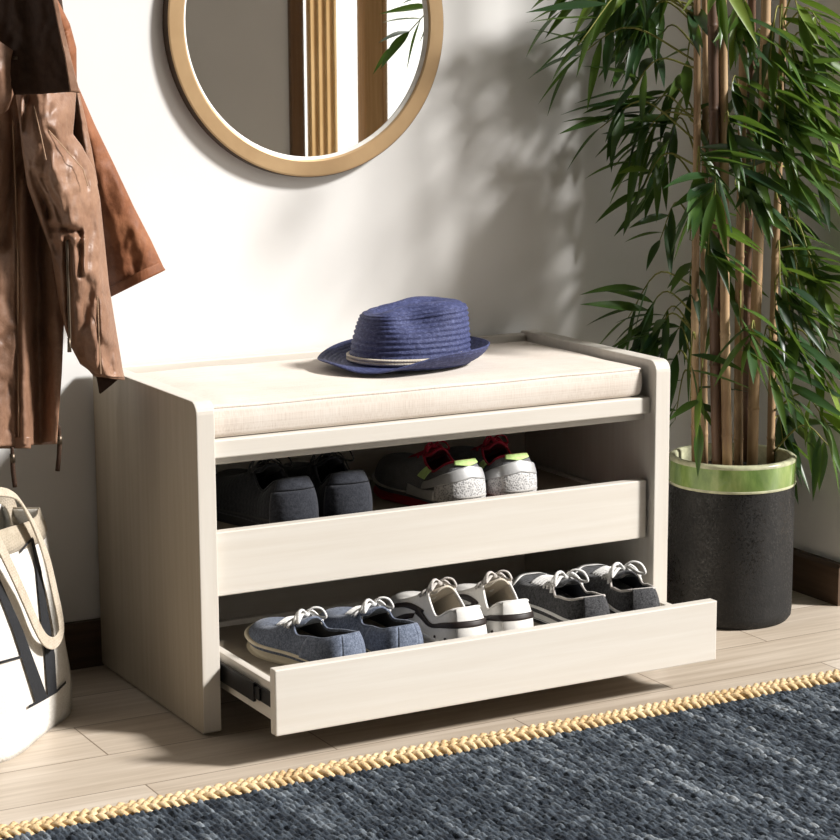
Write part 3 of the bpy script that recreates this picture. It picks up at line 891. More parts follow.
def bamboo():
    root = thing('bamboo_plant', 'tall leafy bamboo plant growing in the black pot', 'plant', (PX, PY, .259))
    rnd = random.Random(11)
    # base px, top px at y=0, depth, radius, dark?
    culms = [(695, 697, .175, .0068, 0), (704, 705, .215, .0062, 0), (717, 712, .125, .0095, 1), (727, 722, .105, .0085, 0), (738, 743, .150, .0078, 0), (752, 766, .120, .0095, 0), (745, 752, .215, .0075, 1), (770, 783, .170, .0070, 0)]
    axes = []; objs = []
    for (pb, pt_, y, r, dk) in culms:
        b = at(pb, 462, y); tp = at(pt_, 0, y + rnd.uniform(-.02, .02))
        b = b + (b - tp) * ((b.z - .253) / (tp.z - b.z))
        dirv = (tp - b) / (tp.z - b.z)
        top = b + dirv * (1.55 - b.z)
        axes.append((b, dirv, top))
        rows = []
        m = MB()
        z = b.z; nodes = [];
        zz = b.z + rnd.uniform(.03, .12)
        while zz < top.z: nodes.append(zz); zz += rnd.uniform(.13, .19)
        zs = sorted(set([b.z, top.z] + [q + e for q in nodes for e in (-.006, -.002, 0, .002, .006)]))
        path, rad = [], []
        for q in zs:
            if q < b.z or q > top.z: continue
            path.append(b + dirv * (q - b.z) + Vector((.0015 * math.sin(q * 9), 0, 0)))
            rr = r * (1 - .25 * (q - b.z) / 1.3)
            e = min([abs(q - k) for k in nodes] + [1])
            rad.append(rr * (1.16 if e < .0005 else 1.05 if e < .003 else 1))
        m.tube(path, rad, 12)
        o = m.build('culm', M['culm_dark' if dk else 'culm'], root, smooth=True)
        objs.append(o)
    rest_t, rest_l, rest_tone = MB(), MB(), []
    count = [0]
    def finish(tw, lv, tones):
        o = tw.build('branch', M['twig'], root, smooth=True)
        q = lv.build('leaves', M['leaf'], o, smooth=True, recalc=False)
        a = q.data.attributes.new('tone', 'FLOAT', 'POINT'); a.data.foreach_set('value', tones)
        return o
    def cluster(c, k, n, tone, spread=1.0, lmin=.085, lmax=.135, down=.5, outdir=None):
        """twig from culm k to the point c carrying n leaves"""
        b, dv, top = axes[k]
        zq = min(max(c.z + rnd.uniform(-.05, .10), .27), top.z - .02)
        s0 = b + dv * (zq - b.z)
        v = c - s0
        mid = s0 + v * .55 + Vector((0, 0, .03 + .12 * v.length))
        path = crom([s0, mid, c], 12)
        count[0] += 1
        own = count[0] <= 96
        tw, lv, tones = (MB(), MB(), []) if own else (rest_t, rest_l, rest_tone)
        tw.tube(path, [.0020 - .0011 * i / 11 for i in range(12)], 5)
        if outdir is not None: out = outdir
        else: out = path[-1] - path[-5]
        out = Vector((out.x, out.y, 0)).normalized() * .8 + Vector((0, 0, -.42 if down < .8 else -.72))
        fan = Vector((.35 + rnd.uniform(-.4, .4), .85, rnd.uniform(-.3, .5))).normalized()
        for i in range(n):
            u = 1 - (i / n) ** 1.3 * .42
            p = path[min(int(u * 11), 11)]
            ang = (1 if i % 2 else -1) * (rnd.uniform(.12, .55) + .75 * (1 - u) * 1.6) * spread
            d = Matrix.Rotation(ang, 3, fan) @ out
            d += Vector((rnd.uniform(-.22, .22), rnd.uniform(-.35, .35), rnd.uniform(-.2, .2)))
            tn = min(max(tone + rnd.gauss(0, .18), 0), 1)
            ln = rnd.uniform(lmin, lmax) * (.85 if i < 2 else 1)
            tipd = p + d.normalized() * ln
            if tipd.x > WALL_X - .045: d.x -= (tipd.x - WALL_X + .06) / ln * 1.2
            if tipd.y > WALL_Y - .015: d.y -= (tipd.y - WALL_Y + .03) / ln * 1.2
            add_leaf(lv, tones, p, d, ln, rnd.uniform(.0140, .0205), rnd.uniform(.10, .50), rnd.uniform(-.9, .9), tn)
        if own: finish(tw, lv, tones)
    def near(px):
        best = sorted(range(len(culms)), key=lambda i: abs(culms[i][0] - px) + rnd.uniform(0, 22))
        return best[0]
    # clusters: photo column, row, depth, leaf count, tone
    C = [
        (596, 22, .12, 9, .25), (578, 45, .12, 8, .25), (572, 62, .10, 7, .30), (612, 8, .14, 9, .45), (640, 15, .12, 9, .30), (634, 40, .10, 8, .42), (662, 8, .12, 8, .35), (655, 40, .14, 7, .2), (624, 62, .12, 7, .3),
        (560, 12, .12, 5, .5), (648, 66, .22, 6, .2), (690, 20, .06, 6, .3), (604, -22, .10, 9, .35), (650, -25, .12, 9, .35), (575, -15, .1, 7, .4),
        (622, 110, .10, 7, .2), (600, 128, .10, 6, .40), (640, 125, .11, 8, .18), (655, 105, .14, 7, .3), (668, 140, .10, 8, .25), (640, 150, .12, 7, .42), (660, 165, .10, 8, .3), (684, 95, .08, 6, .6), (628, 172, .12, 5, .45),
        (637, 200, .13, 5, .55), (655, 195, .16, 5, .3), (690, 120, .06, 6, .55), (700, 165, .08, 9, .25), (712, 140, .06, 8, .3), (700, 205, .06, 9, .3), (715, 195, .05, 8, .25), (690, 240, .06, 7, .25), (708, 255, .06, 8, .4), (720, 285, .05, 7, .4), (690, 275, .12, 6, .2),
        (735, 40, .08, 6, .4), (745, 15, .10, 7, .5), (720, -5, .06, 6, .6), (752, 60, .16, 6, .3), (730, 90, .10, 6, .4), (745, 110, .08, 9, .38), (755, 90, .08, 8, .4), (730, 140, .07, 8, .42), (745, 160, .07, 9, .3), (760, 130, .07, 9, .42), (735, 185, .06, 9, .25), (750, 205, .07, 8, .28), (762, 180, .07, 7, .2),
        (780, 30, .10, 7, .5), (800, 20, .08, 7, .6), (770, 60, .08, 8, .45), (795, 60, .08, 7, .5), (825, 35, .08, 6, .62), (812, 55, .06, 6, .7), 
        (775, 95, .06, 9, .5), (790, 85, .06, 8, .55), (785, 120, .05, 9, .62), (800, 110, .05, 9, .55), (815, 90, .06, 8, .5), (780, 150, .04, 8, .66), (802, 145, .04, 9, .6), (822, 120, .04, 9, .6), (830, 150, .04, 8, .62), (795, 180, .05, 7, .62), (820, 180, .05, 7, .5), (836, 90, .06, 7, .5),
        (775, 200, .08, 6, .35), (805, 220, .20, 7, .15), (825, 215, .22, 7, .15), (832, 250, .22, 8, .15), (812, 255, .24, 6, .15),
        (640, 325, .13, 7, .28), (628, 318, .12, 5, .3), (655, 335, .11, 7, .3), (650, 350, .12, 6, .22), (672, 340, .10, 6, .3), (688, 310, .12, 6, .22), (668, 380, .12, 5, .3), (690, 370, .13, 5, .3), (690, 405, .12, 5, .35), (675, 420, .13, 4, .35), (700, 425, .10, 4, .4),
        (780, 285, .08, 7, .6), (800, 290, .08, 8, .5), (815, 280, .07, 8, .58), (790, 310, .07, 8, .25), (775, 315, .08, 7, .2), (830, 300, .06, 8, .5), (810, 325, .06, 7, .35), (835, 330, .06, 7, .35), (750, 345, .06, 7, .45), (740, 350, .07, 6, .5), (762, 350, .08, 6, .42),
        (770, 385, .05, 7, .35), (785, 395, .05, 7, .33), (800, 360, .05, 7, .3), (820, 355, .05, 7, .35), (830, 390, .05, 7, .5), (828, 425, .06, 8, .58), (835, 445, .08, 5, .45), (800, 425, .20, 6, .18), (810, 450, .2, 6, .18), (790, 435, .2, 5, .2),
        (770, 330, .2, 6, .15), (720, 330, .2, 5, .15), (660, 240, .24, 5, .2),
    ]
    for (px, py, y, n, tone) in C:
        if px < 690 and not (px in (578, 620) and py < 60): y = .30 + .5 * (y - .08) + rnd.uniform(0, .05)
        c = at(px, py, min(y, .372))
        c.x = min(c.x, WALL_X - .07)
        mid = 690 <= px <= 768
        if mid and rnd.random() < .4: c = at(px, py, .21)
        od = Vector((rnd.uniform(-.9, -.5), rnd.uniform(-.5, .2), 0)) if px < 690 else Vector((rnd.uniform(.1, .8), rnd.uniform(-.8, -.1), 0)) if px > 768 else Vector((rnd.uniform(-.8, .8), rnd.uniform(-.8, -.2), 0))
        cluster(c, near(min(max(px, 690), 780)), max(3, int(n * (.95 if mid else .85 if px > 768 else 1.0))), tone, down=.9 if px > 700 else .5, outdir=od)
    # foliage continuing above and beside the frame
    for q in range(0):
        px, py = rnd.uniform(590, 850), rnd.uniform(-170, -30)
        c = at(px, py, rnd.uniform(.0, .26)); c.x = min(c.x, WALL_X - .06)
        cluster(c, near(min(max(px, 690), 780)), 8, rnd.uniform(.2, .5))
    if rest_t.v:
        o = finish(rest_t, rest_l, rest_tone)
        o['kind'] = 'stuff'
bamboo()

# ------------------------------------------------------------------ rug
def hash2(i, j, s=0):
    x = np.sin(i * 127.1 + j * 311.7 + s * 74.7) * 43758.5453
    return x - np.floor(x)
def vnoise(x, y, s=0):
    i, j = np.floor(x), np.floor(y); fx, fy = x - i, y - j
    fx = fx * fx * (3 - 2 * fx); fy = fy * fy * (3 - 2 * fy)
    return (hash2(i, j, s) * (1 - fx) + hash2(i + 1, j, s) * fx) * (1 - fy) + (hash2(i, j + 1, s) * (1 - fx) + hash2(i + 1, j + 1, s) * fx) * fy
t = NT('woven_rag_rug')
a_ = t.node('ShaderNodeAttribute'); a_.attribute_name = 'tone'
n = t.noise(t.coord(), 420, 3, .7)
f = t.math('ADD', t.math('MULTIPLY', a_.outputs['Fac'], .8), t.math('MULTIPLY', n, .2))
t.set(t.ramp(f, [(.16, (.004, .005, .008, 1)), (.40, (.020, .026, .036, 1)), (.62, (.070, .086, .106, 1)), (.82, (.22, .25, .28, 1)), (1, (.45, .47, .48, 1))]), .95, spec=.1, sheen=.05)
t.bump(n, .6, .002); M['rug'] = t.m
t = NT('jute_braid'); n = t.noise(t.coord((1, 1, 1)), 260, 4, .7); n2 = t.noise(t.coord(), 18, 3)
t.set(t.ramp(t.math('ADD', t.math('MULTIPLY', n, .55), t.math('MULTIPLY', n2, .45)), [(.32, (.40, .25, .11, 1)), (.48, (.68, .49, .27, 1)), (.66, (.84, .68, .45, 1))]), .9, spec=.15); t.bump(n, .6, .002); M['jute'] = t.m
def rug():
    x0, x1, y1, y0 = -.80, 1.22, -.262, -1.25
    root = thing('area_rug', 'dark blue grey woven rug with a braided jute edge on the wooden floor', 'rug', ((x0 + x1) / 2, (y0 + y1) / 2, 0))
    nx, ny = 860, 400
    xs = np.linspace(x0, x1, nx); ys = np.linspace(y1, y0, ny)
    X, Y = np.meshgrid(xs, ys)
    p = .0085
    xr = X + .006 * vnoise(X * 9, Y * 14, 1) + .004 * vnoise(X * 60, Y * 60, 2) + .06 * (Y - y1) * 0
    i = np.floor(xr / p); f = xr / p - i
    prof = np.sqrt(np.clip(1 - (2 * f - 1) ** 2, 0, 1))
    q = .015
    yy = Y / q + hash2(i, i * 0, 3) * 7 + .5 * (f - .5) + .8 * vnoise(X * 50, Y * 50, 4)
    j = np.floor(yy); g = yy - j
    bump = np.sin(np.pi * g) ** .6
    amp = .55 + .45 * hash2(i, j, 5)
    Hh = .004 + .009 * prof * (.25 + .75 * bump * amp) + .003 * vnoise(X * 140, Y * 140, 6)
    tone = .08 + .34 * hash2(i, j, 7) + .22 * vnoise(X * 55, Y * 2.2, 8) + .18 * vnoise(X * 14, Y * 1.3, 9) + .26 * bump * prof * amp + .22 * (hash2(i, np.floor(yy / 9), 10) > .93)
    edge = np.clip((y1 - Y) / .008, 0, 1); Hh = Hh * (.4 + .6 * edge)
    V = np.stack([X - (x0 + x1) / 2, Y - (y0 + y1) / 2, Hh], -1).reshape(-1, 3)
    idx = np.arange(nx * ny).reshape(ny, nx)
    Fc = np.stack([idx[:-1, :-1], idx[1:, :-1], idx[1:, 1:], idx[:-1, 1:]], -1).reshape(-1, 4)
    me = D.meshes.new('woven_field'); me.from_pydata(V.tolist(), [], Fc.tolist())
    me.materials.append(M['rug'])
    at2 = me.attributes.new('tone', 'FLOAT', 'POINT'); at2.data.foreach_set('value', np.clip(tone, 0, 1).reshape(-1).astype(np.float32))
    me.polygons.foreach_set('use_smooth', [True] * len(me.polygons))
    o = D.objects.new('woven_field', me); col.objects.link(o); o.parent = root; OFF[o] = OFF[root]
    # plaited jute edge: two plaits of three strands
    m = MB()
    rnd = random.Random(5)
    def edge_y(x): return -.2365 + .006 * math.sin(x * 3.1 + .4) + .003 * math.sin(x * 9)
    for lane, (dy, wd) in enumerate(((0, .0072), (-.0135, .0072))):
        for sidx in range(3):
            path, rad = [], []
            n_ = 520
            for k in range(n_):
                x = x0 + (x1 - x0) * k / (n_ - 1)
                ph = 2 * PI * (x / .042 + sidx / 3 + lane * .3 + .22 * mn.noise(Vector((x * 13, lane * 5, 0))))
                path.append((x, edge_y(x) + dy + wd * math.sin(ph), .0085 + .0042 * math.sin(2 * ph)))
                rad.append(.0043 * (1 + .35 * mn.noise(Vector((x * 60, sidx * 9, lane * 7)))))
            m.tube(path, rad, 7)
    m.build('braided_edge', M['jute'], root, smooth=True)
rug()

# ------------------------------------------------------------------ tote bag
M['canvas'] = fabric_mat('cream_canvas', (.66, .62, .55, 1), (.86, .83, .78, 1), 800, .95, .4, 30)
M['webbing'] = fabric_mat('natural_webbing', (.42, .35, .26, 1), (.63, .55, .44, 1), 1400, .95, .6, 60)
M['hem_shade'] = fabric_mat('shaded_hem', (.36, .30, .22, 1), (.52, .45, .35, 1), 1400, .95, .6, 60)
M['ink'] = flat_mat('black_print', (.018, .019, .022, 1), .75, .3, 300, .2)
TA, TB = Vector((-.2813, .0296, 0)), Vector((-.1236, .2017, 0))
TD = (TB - TA).normalized(); TN = Vector((TD.y, -TD.x, 0))     # outward normal of the sunny face
def atf(px, py, off=0.0):
    d = FWD + RIGHT * ((px - CX) / F) - UP * ((py - CY) / F)
    p0 = TA + TN * off
    return CAM + d * ((p0 - CAM).dot(TN) / d.dot(TN))
def tote():
    base = (TA + TB) / 2 - TN * .06
    root = thing('tote_bag', 'cream canvas tote bag printed with bold black letter strokes, standing on the floor', 'bag', (base.x, base.y, 0))
    th = .125
    RC = lambda v: -.022 + .022 * sm(.1, .45, v) + .046 * sm(.35, .92, v) + .02 * sm(.9, 1, v)
    nz = 26
    rows = []
    top = atf(22, 522).z
    for j in range(nz + 1):
        v = j / nz
        z = top * v + .0
        py = 712 + (540 - 712) * v
        # width shrinks upward, as the bag slumps to the left
        sR = (TB - TA).dot(TD)
        r_cut = RC(v)
        l_cut = -.004 - .065 * v
        thv = th * (1 - .45 * v)
        a = TA + TD * l_cut; b = TA + TD * (sR - r_cut)
        back = -TN * thv
        inset = -TN * (.030 * sm(.5, 1, v) * 0)
        loop = []
        N_ = 26
        for i in range(N_ + 1):
            u = i / N_
            bul = .012 * math.sin(PI * u) * math.sin(PI * min(v * .9 + .05, 1)) + .0035 * mn.noise(Vector((u * 4, v * 5, 1.3)))
            edge = .010 * (sm(.12, 0, u) ** 2 + sm(.80, 1, u) ** 2)
            loop.append(a.lerp(b, u) + TN * (bul - edge) + Vector((0, 0, z + .005 * math.sin(PI * u * 2) * v)))
        for i in range(1, 10):
            u = i / 10
            bul = .010 * math.sin(PI * u) * (1 - 1.6 * sm(.3, 1, v))
            loop.append(b + back * u + TD * bul + Vector((0, 0, z)) - TN * .010 * (1 - u))
        for i in range(N_ + 1):
            u = i / N_
            loop.append((b + back).lerp(a + back, u) + Vector((0, 0, z + .006 * v)) - TN * .008 * math.sin(PI * u))
        for i in range(1, 10):
            u = i / 10
            bul = .010 * math.sin(PI * u) * (1 - 1.6 * sm(.3, 1, v))
            loop.append(a + back * (1 - u) - TD * bul + Vector((0, 0, z)) - TN * .010 * u)
        rows.append(loop)
    m = MB(); m.grid(rows, cu=True); m.cap(rows[0], True)
    body = m.build('bag_body', M['canvas'], root, smooth=True, solid=.002)
    # band round the top, shade put into its darker cloth colour
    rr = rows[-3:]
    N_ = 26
    hem_shade = [[p + (p - base).normalized() * .0022 for p in r] for r in rows[-4:]]
    MB().grid(hem_shade, cu=True).build('top_hem_shade', M['hem_shade'], root, smooth=True, solid=.001)
    # print: flat ink shapes lying just off the cloth
    sR = (TB - TA).dot(TD)
    def cloth(p):
        v = min(max(p.z / top, 0), 1)
        l_cut = -.004 - .065 * v; r_cut = RC(v)
        u = min(max(((p - TA).dot(TD) - l_cut) / (sR - r_cut - l_cut), 0), 1)
        bul = .012 * math.sin(PI * u) * math.sin(PI * min(v * .9 + .05, 1)) + .0035 * mn.noise(Vector((u * 4, v * 5, 1.3)))
        return bul - .010 * (sm(.12, 0, u) ** 2 + sm(.80, 1, u) ** 2)
    def onface(px, py):
        off = 0
        for _ in range(6):
            off = cloth(atf(px, py, off)) + .0030
        return atf(px, py, off)
    def band(name, L, R, n=40, k=6):
        l, r = lin(L, n), lin(R, n)
        rows = [[onface(a[0] + (b[0] - a[0]) * q / k, a[1] + (b[1] - a[1]) * q / k) for q in range(k + 1)] for a, b in zip(l, r)]
        MB().grid(rows).build(name, M['ink'], root, smooth=True)
    band('printed_stroke', [(-14, 566), (0, 597), (13, 630), (36, 703)], [(-14, 545), (0, 579), (23, 630), (47.6, 697)])
    band('printed_stroke', [(31, 541), (36.5, 570), (42, 630), (45, 655), (48, 696)], [(33.5, 538), (41.5, 570), (51, 630), (55, 655), (57, 691)])
    def stroke(pts, w):
        l = [(x, y - w / 2) for x, y in pts]; r = [(x, y + w / 2) for x, y in pts]
        band('printed_line', l, r, 30, 2)
    stroke([(20.5, 552), (27, 544), (33, 538)], 3)
    stroke([(28.5, 707), (47, 697), (57, 691), (66, 682)], 3)
    stroke([(-10, 665), (0, 662.5), (22, 656.5)], 2.6)
    # webbing handle flopped over the face
    P = [(-40, 512, -.03), (-18, 494, -.015), (2, 492, .0), (16, 497, .010), (27, 513, .014), (38, 535, .018), (47, 560, .021), (54, 590, .022), (60, 618, .023), (60.5, 634, .024), (54, 643, .0255), (45, 640, .025), (37, 627, .024), (27, 604, .023), (14, 575, .022), (0, 546, .020), (-14, 518, .016)]
    path = crom([atf(x, y, o) for x, y, o in P], 90)
    sides = []
    for i, p in enumerate(path):
        tg = (path[min(i + 1, 89)] - path[max(i - 1, 0)]).normalized()
        sd = tg.cross(TN)
        u = i / 89
        tw = 1.05 * sm(.42, .1, u) * 1
        sd = (sd + TN * tw).normalized()
        sides.append(sd)
    MB().ribbon(path, sides, .0175, .003).build('handle', M['webbing'], root, smooth=False, bevel=.001)
    # second handle standing behind the opening
    P = [(-45, 530), (-30, 506), (-10, 496), (6, 499), (13, 512), (16, 530)]
    path = crom([atf(x, y, -.05) for x, y in P], 40)
    MB().ribbon(path, [TD.cross(Vector((0, 0, 1))) * .2 + TD for _ in path], .020, .003).build('handle', M['webbing'], root, bevel=.001)
tote()

# ------------------------------------------------------------------ leather jacket
def leather(name, c0, c1, c2, rough=.42, spec=.45):
    t = NT(name); v = t.coord()
    n = t.noise(v, 9, 5, .6, .4); n2 = t.noise(v, 150, 4, .65); n3 = t.noise(t.coord((1, 1, .45)), 34, 4, .6, 1.2)
    t.set(t.ramp(t.math('ADD', t.math('MULTIPLY', n, .7), t.math('MULTIPLY', n2, .3)), [(.32, c0), (.5, c1), (.7, c2)]), rough, spec=spec)
    t.bump(t.math('ADD', t.math('MULTIPLY', n3, .8), t.math('MULTIPLY', n2, .35)), .38, .005)
    return t.m
M['leather'] = leather('tan_leather', (.17, .088, .052, 1), (.27, .148, .092, 1), (.38, .225, .145, 1), .46)
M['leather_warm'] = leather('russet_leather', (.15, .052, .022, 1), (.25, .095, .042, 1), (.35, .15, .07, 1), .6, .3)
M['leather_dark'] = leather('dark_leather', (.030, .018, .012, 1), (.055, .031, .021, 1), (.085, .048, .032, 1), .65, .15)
M['lining'] = flat_mat('dark_brown_lining', (.016, .010, .007, 1), .9, spec=.1)
M['zip_metal'] = flat_mat('antique_zip', (.14, .11, .08, 1), .4, metal=.8, bump=.1)
M['thread'] = flat_mat('tan_thread', (.52, .34, .22, 1), .7, bump=0)

def jacket():
    JX, JY = -.16, .27
    root = thing('leather_jacket', 'brown leather jacket with zipped sleeve hanging beside the bench', 'jacket', (JX, JY, .40))
    def crease(px, py, lines):
        d = 0
        for (pts, amp, w) in lines:
            best = 1e9
            for (x0, y0), (x1, y1) in zip(pts[:-1], pts[1:]):
                dx, dy = x1 - x0, y1 - y0
                tt = max(0, min(1, ((px - x0) * dx + (py - y0) * dy) / (dx * dx + dy * dy + 1e-9)))
                best = min(best, math.hypot(px - x0 - dx * tt, py - y0 - dy * tt))
            d += amp * math.exp(-(best / w) ** 2)
        return d
    def surf(name, mat, L, R, depth, bulge=.0, lines=(), nu=40, nv=80, wr=.002, thick=.002, parent=None, seed=0, back=0, mats=None, power=.8):
        """sheet between two contours; depth(px,py)->y; back>0 closes it into a sleeve"""
        l, r = lin(L, nv), lin(R, nv)
        rows = []
        for j in range(nv):
            row = []
            for i in range(nu):
                u = i / (nu - 1)
                px = l[j][0] * (1 - u) + r[j][0] * u; py = l[j][1] * (1 - u) + r[j][1] * u
                ed = sm(0, .12, u) * sm(1, .88, u) if back else 1
                y = depth(px, py) - bulge * max(math.sin(PI * u), 0) ** power + crease(px, py, lines) * ed
                y += ed * wr * 2 * mn.noise(Vector((px * .06, py * .035, seed))) + ed * wr * mn.noise(Vector((px * .16, py * .09, seed + 5)))
                row.append(at(px, py, y))
            if back:
                for i in range(nu - 2, 0, -1):
                    u = i / (nu - 1)
                    px = l[j][0] * (1 - u) + r[j][0] * u; py = l[j][1] * (1 - u) + r[j][1] * u
                    row.append(at(px, py, depth(px, py) + back * math.sin(PI * u) ** .7))
            rows.append(row)
        mb = MB().grid(rows, cu=bool(back))
        if not back: mb.f = [q[::-1] for q in mb.f]
        return mb.build(name, mat, parent or root, smooth=True, solid=thick, mats=mats, recalc=bool(back))
    lm = [M['leather'], M['lining']]
    # far sleeve
    fs = surf('far_sleeve', M['leather_warm'],
         [(70, 86), (78, 130), (86, 185), (94, 235), (100, 270), (108, 296)], [(79, 88), (95, 125), (113, 162), (134, 207), (151, 240), (164, 268)],
         lambda x, y: .335 - .0009 * (x - 75 - .32 * (y - 90)), .030, [([(96, 150), (118, 210), (130, 262)], .006, 10), ([(112, 170), (138, 240)], -.004, 9), ([(128, 205), (136, 262)], .004, 8)], back=.02, mats=[M['leather_warm'], M['lining']], seed=3)
    surf('cuff', M['leather_warm'], [(105.6, 289), (108, 298)], [(160, 261), (165.5, 270)], lambda x, y: .334 - .0009 * (x - 75 - .32 * (y - 90)), .033, nu=30, nv=6, back=.024, wr=.0006, parent=fs, seed=3, mats=[M['leather_warm'], M['lining']])
    # side of the body seen between the sleeves
    surf('side_panel', M['leather'], [(70, 84), (73, 120), (76, 150), (84, 200)], [(78, 88), (86, 120), (92, 150), (98, 184)], lambda x, y: .285 + .0006 * (80 - x), .012, [([(70, 95), (76, 150)], .03, 5)], nu=24, nv=50, seed=8)
    # body front
    seam = [(8, 70), (12, 120), (15, 200), (17, 260), (18, 448)]
    body = surf('jacket_front', M['leather'],
         [(-75, 20), (-75, 60), (-75, 150), (-75, 240), (-75, 330), (-75, 400), (-75, 450)],
         [(50, 66), (60, 90), (56, 150), (54, 240), (64, 322), (62, 372), (57, 444)],
         lambda x, y: .235 - .0005 * (x - 10), .020,
         [([(40, 140), (36, 260), (38, 350), (40, 450)], .045, 10), ([(24, 180), (26, 300), (28, 450)], -.014, 8), (seam, .006, 2.2), ([(-4, 150), (-2, 450)], -.010, 9),
          ([(22, 125), (12, 190), (2, 245)], .014, 6), ([(4, 150), (-8, 230)], -.008, 7), ([(8, 300), (16, 318)], .004, 4), ([(0, 340), (14, 330)], .004, 4), ([(2, 380), (16, 392)], .003, 4)],
         nu=90, nv=150, mats=lm, seed=1)
    surf('waistband', M['leather'], [(-75, 436), (-75, 449)], [(31, 437), (31, 448.5)], lambda x, y: .226 - .0005 * (x - 10) - .012 * math.exp(-((x - 24) / 12) ** 2), .002, nu=40, nv=8, wr=.001, parent=body, thick=.004, seed=1)
    m = MB(); m.tube([at(x + .8, y, .213 - .004 * math.sin(y * .05)) for x, y in lin(seam[1:], 90)], .0011, 5)
    m.build('stitched_seam', M['thread'], body, smooth=True)
    # near sleeve
    SL = [(14, 84), (19, 120), (22, 150), (27, 185), (40, 222), (51, 252), (57, 292), (63, 322), (70, 345), (80, 364), (94, 374)]
    SR = [(77, 84), (75, 112), (73, 134), (82, 146), (94, 168), (100, 198), (105, 245), (109, 285), (115, 322), (120, 352), (124, 378)]
    sleeve = surf('near_sleeve', M['leather'], SL, SR, lambda x, y: .185 + .0001 * (y - 200) + .03 * sm(118, 86, y), .040,
         [([(33, 105), (40, 135), (45, 160), (44, 176)], .005, 3.5), ([(48, 130), (66, 150), (82, 168), (88, 188)], .0045, 3.5), ([(28, 100), (24, 128)], .012, 5), ([(42, 178), (56, 205), (63, 228)], .008, 3.5),
          ([(32, 172), (42, 196), (48, 214)], .010, 4), ([(52, 165), (62, 190), (70, 220)], -.006, 8), ([(54, 228), (80, 232)], .009, 3.2), ([(50, 240), (84, 240)], -.006, 3), ([(67, 240), (69, 300), (70, 350)], .018, 3.2),
          ([(80, 232), (80, 275)], .008, 3), ([(84, 232), (84, 272)], -.005, 2.5), ([(92, 285), (84, 322), (78, 350)], .009, 6), ([(97, 300), (100, 372)], .006, 2.2), ([(104, 345), (112, 372)], .008, 5), ([(100, 210), (96, 280), (104, 340)], -.007, 7), ([(46, 200), (54, 250)], .010, 5)],
         nu=90, nv=170, wr=.0032, mats=lm, back=.03, seed=2)
    surf('cuff', M['leather'], [(85, 366), (94, 376.5)], [(122, 366), (125, 380)], lambda x, y: .205, .034, nu=30, nv=6, back=.03, wr=.0008, parent=sleeve, seed=2, mats=lm)
    surf('cuff_lining', M['leather_dark'], [(96, 374), (98, 383), (99.5, 393)], [(123.5, 375), (113, 384), (100.5, 394)], lambda x, y: .222, .0, nu=14, nv=12, wr=.0006, parent=sleeve, seed=2)
    # sleeve stitching and zip
    for pts in ([(97.5, 296), (99, 335), (101, 374)], [(48.5, 130), (67, 151), (83, 169), (88, 186)], [(34, 106), (41, 136), (46, 160)], [(84.5, 236), (84.5, 268)]):
        m = MB(); m.tube([at(q[0], q[1], .185 + .0001 * (q[1] - 200) + .03 * sm(118, 86, q[1]) - .0405) for q in lin(pts, 40)], .0008, 5)
        m.build('stitching', M['thread'], sleeve)
    m = MB(); m.tube([at(x, y, .158) for x, y in lin([(67, 240), (68.5, 290), (70, 340)], 40)], .0022, 6)
    m.build('zip_teeth', M['zip_metal'], sleeve, smooth=True)
    m = MB(); m.tube([at(69, 338, .150), at(69.5, 352, .150)], [.0024, .0032], 8)
    m.build('zip_pull', M['zip_metal'], sleeve, smooth=True)
    # lapel with shade put into its dark leather, swinging forward at its right edge
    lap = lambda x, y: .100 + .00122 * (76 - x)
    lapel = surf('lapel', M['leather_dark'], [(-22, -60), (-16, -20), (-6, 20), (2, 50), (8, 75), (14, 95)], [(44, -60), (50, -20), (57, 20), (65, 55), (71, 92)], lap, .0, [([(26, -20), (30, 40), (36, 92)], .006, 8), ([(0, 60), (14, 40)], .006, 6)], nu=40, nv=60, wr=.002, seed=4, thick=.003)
    surf('lapel_edge', M['leather'], [(44, -60), (50, -20), (57, 20), (65, 55), (70.5, 92)], [(46.5, -60), (53, -20), (62, 22), (71, 58), (80, 93)], lambda x, y: .104 + .002 * max(0, x - 50) * 0, 0, [], nu=10, nv=60, wr=.0008, parent=lapel, seed=5, thick=.003)
    surf('shoulder_tab', M['leather_warm'], [(46, -20), (56, 20), (62, 45), (68, 92)], [(48, -20), (70, 24), (76.5, 48), (77, 92)], lambda x, y: .24, .014, [([(64, 33), (74, 26)], .006, 2), ([(72, 60), (74, 90)], .006, 4)], nu=24, nv=50, seed=6)
    # inner facing at the neck
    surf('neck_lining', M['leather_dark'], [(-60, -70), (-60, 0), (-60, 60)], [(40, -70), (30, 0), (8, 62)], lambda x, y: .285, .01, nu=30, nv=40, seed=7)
    surf('chest_flap', M['leather'], [(-40, 14), (-40, 90), (-40, 150)], [(17, 53), (20, 78), (8, 110)], lambda x, y: .185, .014, [([(0, 70), (6, 100)], -.006, 6)], nu=30, nv=40, seed=9)
    m = MB()
    for (x, y) in ((14, 58), (16, 64)):
        c = at(x, y, .178); m.tube([c, c + Vector((.003, -.006, 0))], [.0035, .002], 10)
    m.build('press_stud', M['zip_metal'], root, smooth=True)
    # back of the jacket and shoulders reaching the hook
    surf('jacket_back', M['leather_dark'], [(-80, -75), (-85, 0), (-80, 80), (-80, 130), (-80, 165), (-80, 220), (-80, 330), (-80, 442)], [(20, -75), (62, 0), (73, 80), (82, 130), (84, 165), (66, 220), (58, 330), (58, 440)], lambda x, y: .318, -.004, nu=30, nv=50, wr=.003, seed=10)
    surf('collar', M['leather_dark'], [(-70, -95), (-75, -70), (-80, -30)], [(10, -95), (20, -70), (46, -30)], lambda x, y: .26, .06, nu=30, nv=16, back=.06, wr=.002, seed=12)
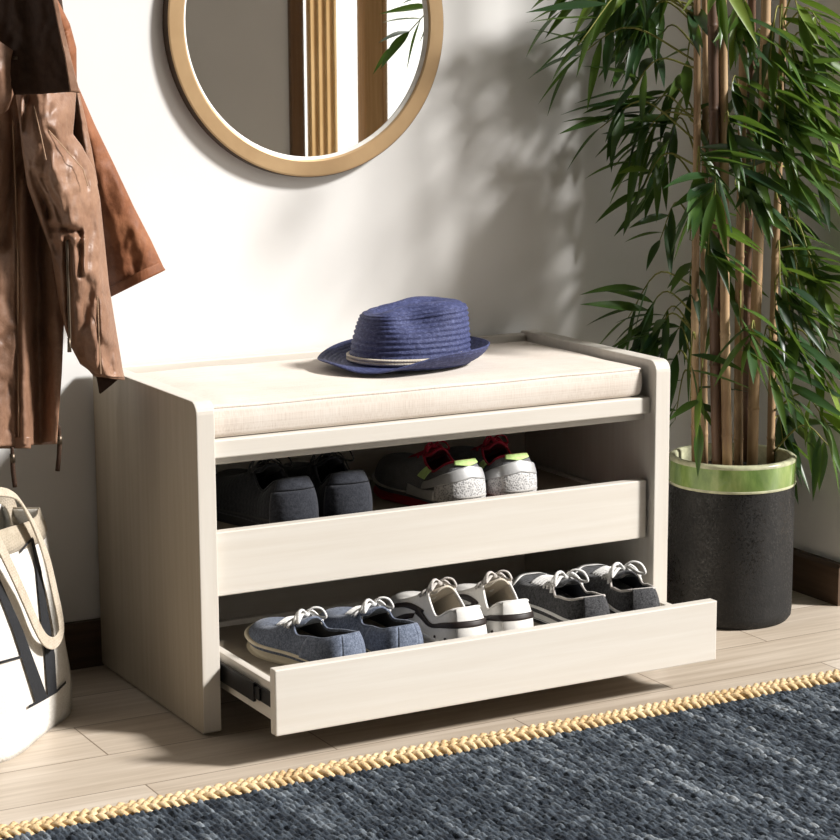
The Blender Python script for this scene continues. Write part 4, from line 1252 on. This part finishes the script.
    # cords with metal ends
    for pts, yy in (([(12, 447), (12.5, 458), (13, 470), (15, 487)], .215), ([(58.5, 425), (59.5, 440), (59, 455), (57.5, 471)], .225)):
        pp = [at(x, y, yy) for x, y in pts]
        q = MB(); q.tube(crom(pp, 16), [.0026] * 6 + [.0036] * 10, 8)
        cd = q.build('zip_cord', M['leather_dark'], root, smooth=True)
        q = MB(); q.tube([pp[1] + Vector((0, 0, .006)), pp[1] - Vector((0, 0, .006))], .0042, 8); q.build('cord_ring', M['zip_metal'], cd, smooth=True)
    hk = at(-30, -95, .40)
    hook = thing('coat_hook', 'dark metal wall hook carrying the leather jacket', 'hook', (hk.x, WALL_Y, hk.z))
    q = MB(); q.tube([Vector((hk.x, WALL_Y, hk.z + .03)), Vector((hk.x, WALL_Y - .01, hk.z + .03))], .022, 20); q.build('wall_plate', M['black_metal'], hook, smooth=False)
    q = MB(); q.tube(crom([Vector((hk.x, WALL_Y - .005, hk.z + .03)), Vector((hk.x, .36, hk.z + .02)), Vector((hk.x, .28, hk.z + .0)), Vector((hk.x, .25, hk.z + .03))], 20), .006, 10); q.build('hook_arm', M['black_metal'], hook, smooth=True)
jacket()

# ------------------------------------------------------------------ light
AZ, EL = math.radians(52), math.radians(35)
dirv = Vector((-math.sin(AZ) * math.cos(EL), math.cos(AZ) * math.cos(EL), -math.sin(EL)))
sd = D.lights.new('sun', 'SUN'); sd.energy = 6.4; sd.angle = math.radians(8.5); sd.color = (1, .975, .95)
so = D.objects.new('sun', sd); col.objects.link(so); so.location = -dirv * 6
so.rotation_euler = dirv.to_track_quat('-Z', 'Y').to_euler()
w = D.worlds.new('world'); scene.world = w; w.use_nodes = True
nt = w.node_tree; bg = nt.nodes['Background']
tc = nt.nodes.new('ShaderNodeTexCoord'); dt = nt.nodes.new('ShaderNodeVectorMath'); dt.operation = 'DOT_PRODUCT'
dt.inputs[1].default_value = (.50, -.86, .08)
nt.links.new(tc.outputs['Generated'], dt.inputs[0])
rp = nt.nodes.new('ShaderNodeValToRGB'); e = rp.color_ramp.elements
e[0].position = .55; e[0].color = (.010, .008, .0055, 1)
e[1].position = .93; e[1].color = (1.6, 1.55, 1.45, 1)
q_ = e.new(.75); q_.color = (.30, .262, .20, 1)
nt.links.new(dt.outputs['Value'], rp.inputs['Fac']); nt.links.new(rp.outputs['Color'], bg.inputs['Color'])
bg.inputs['Strength'].default_value = 1.0
scene.view_settings.view_transform = 'Standard'
scene.view_settings.look = 'None'
scene.view_settings.exposure = 0
scene.cycles.max_bounces = 8
scene.cycles.diffuse_bounces = 2
scene.cycles.use_denoising = True
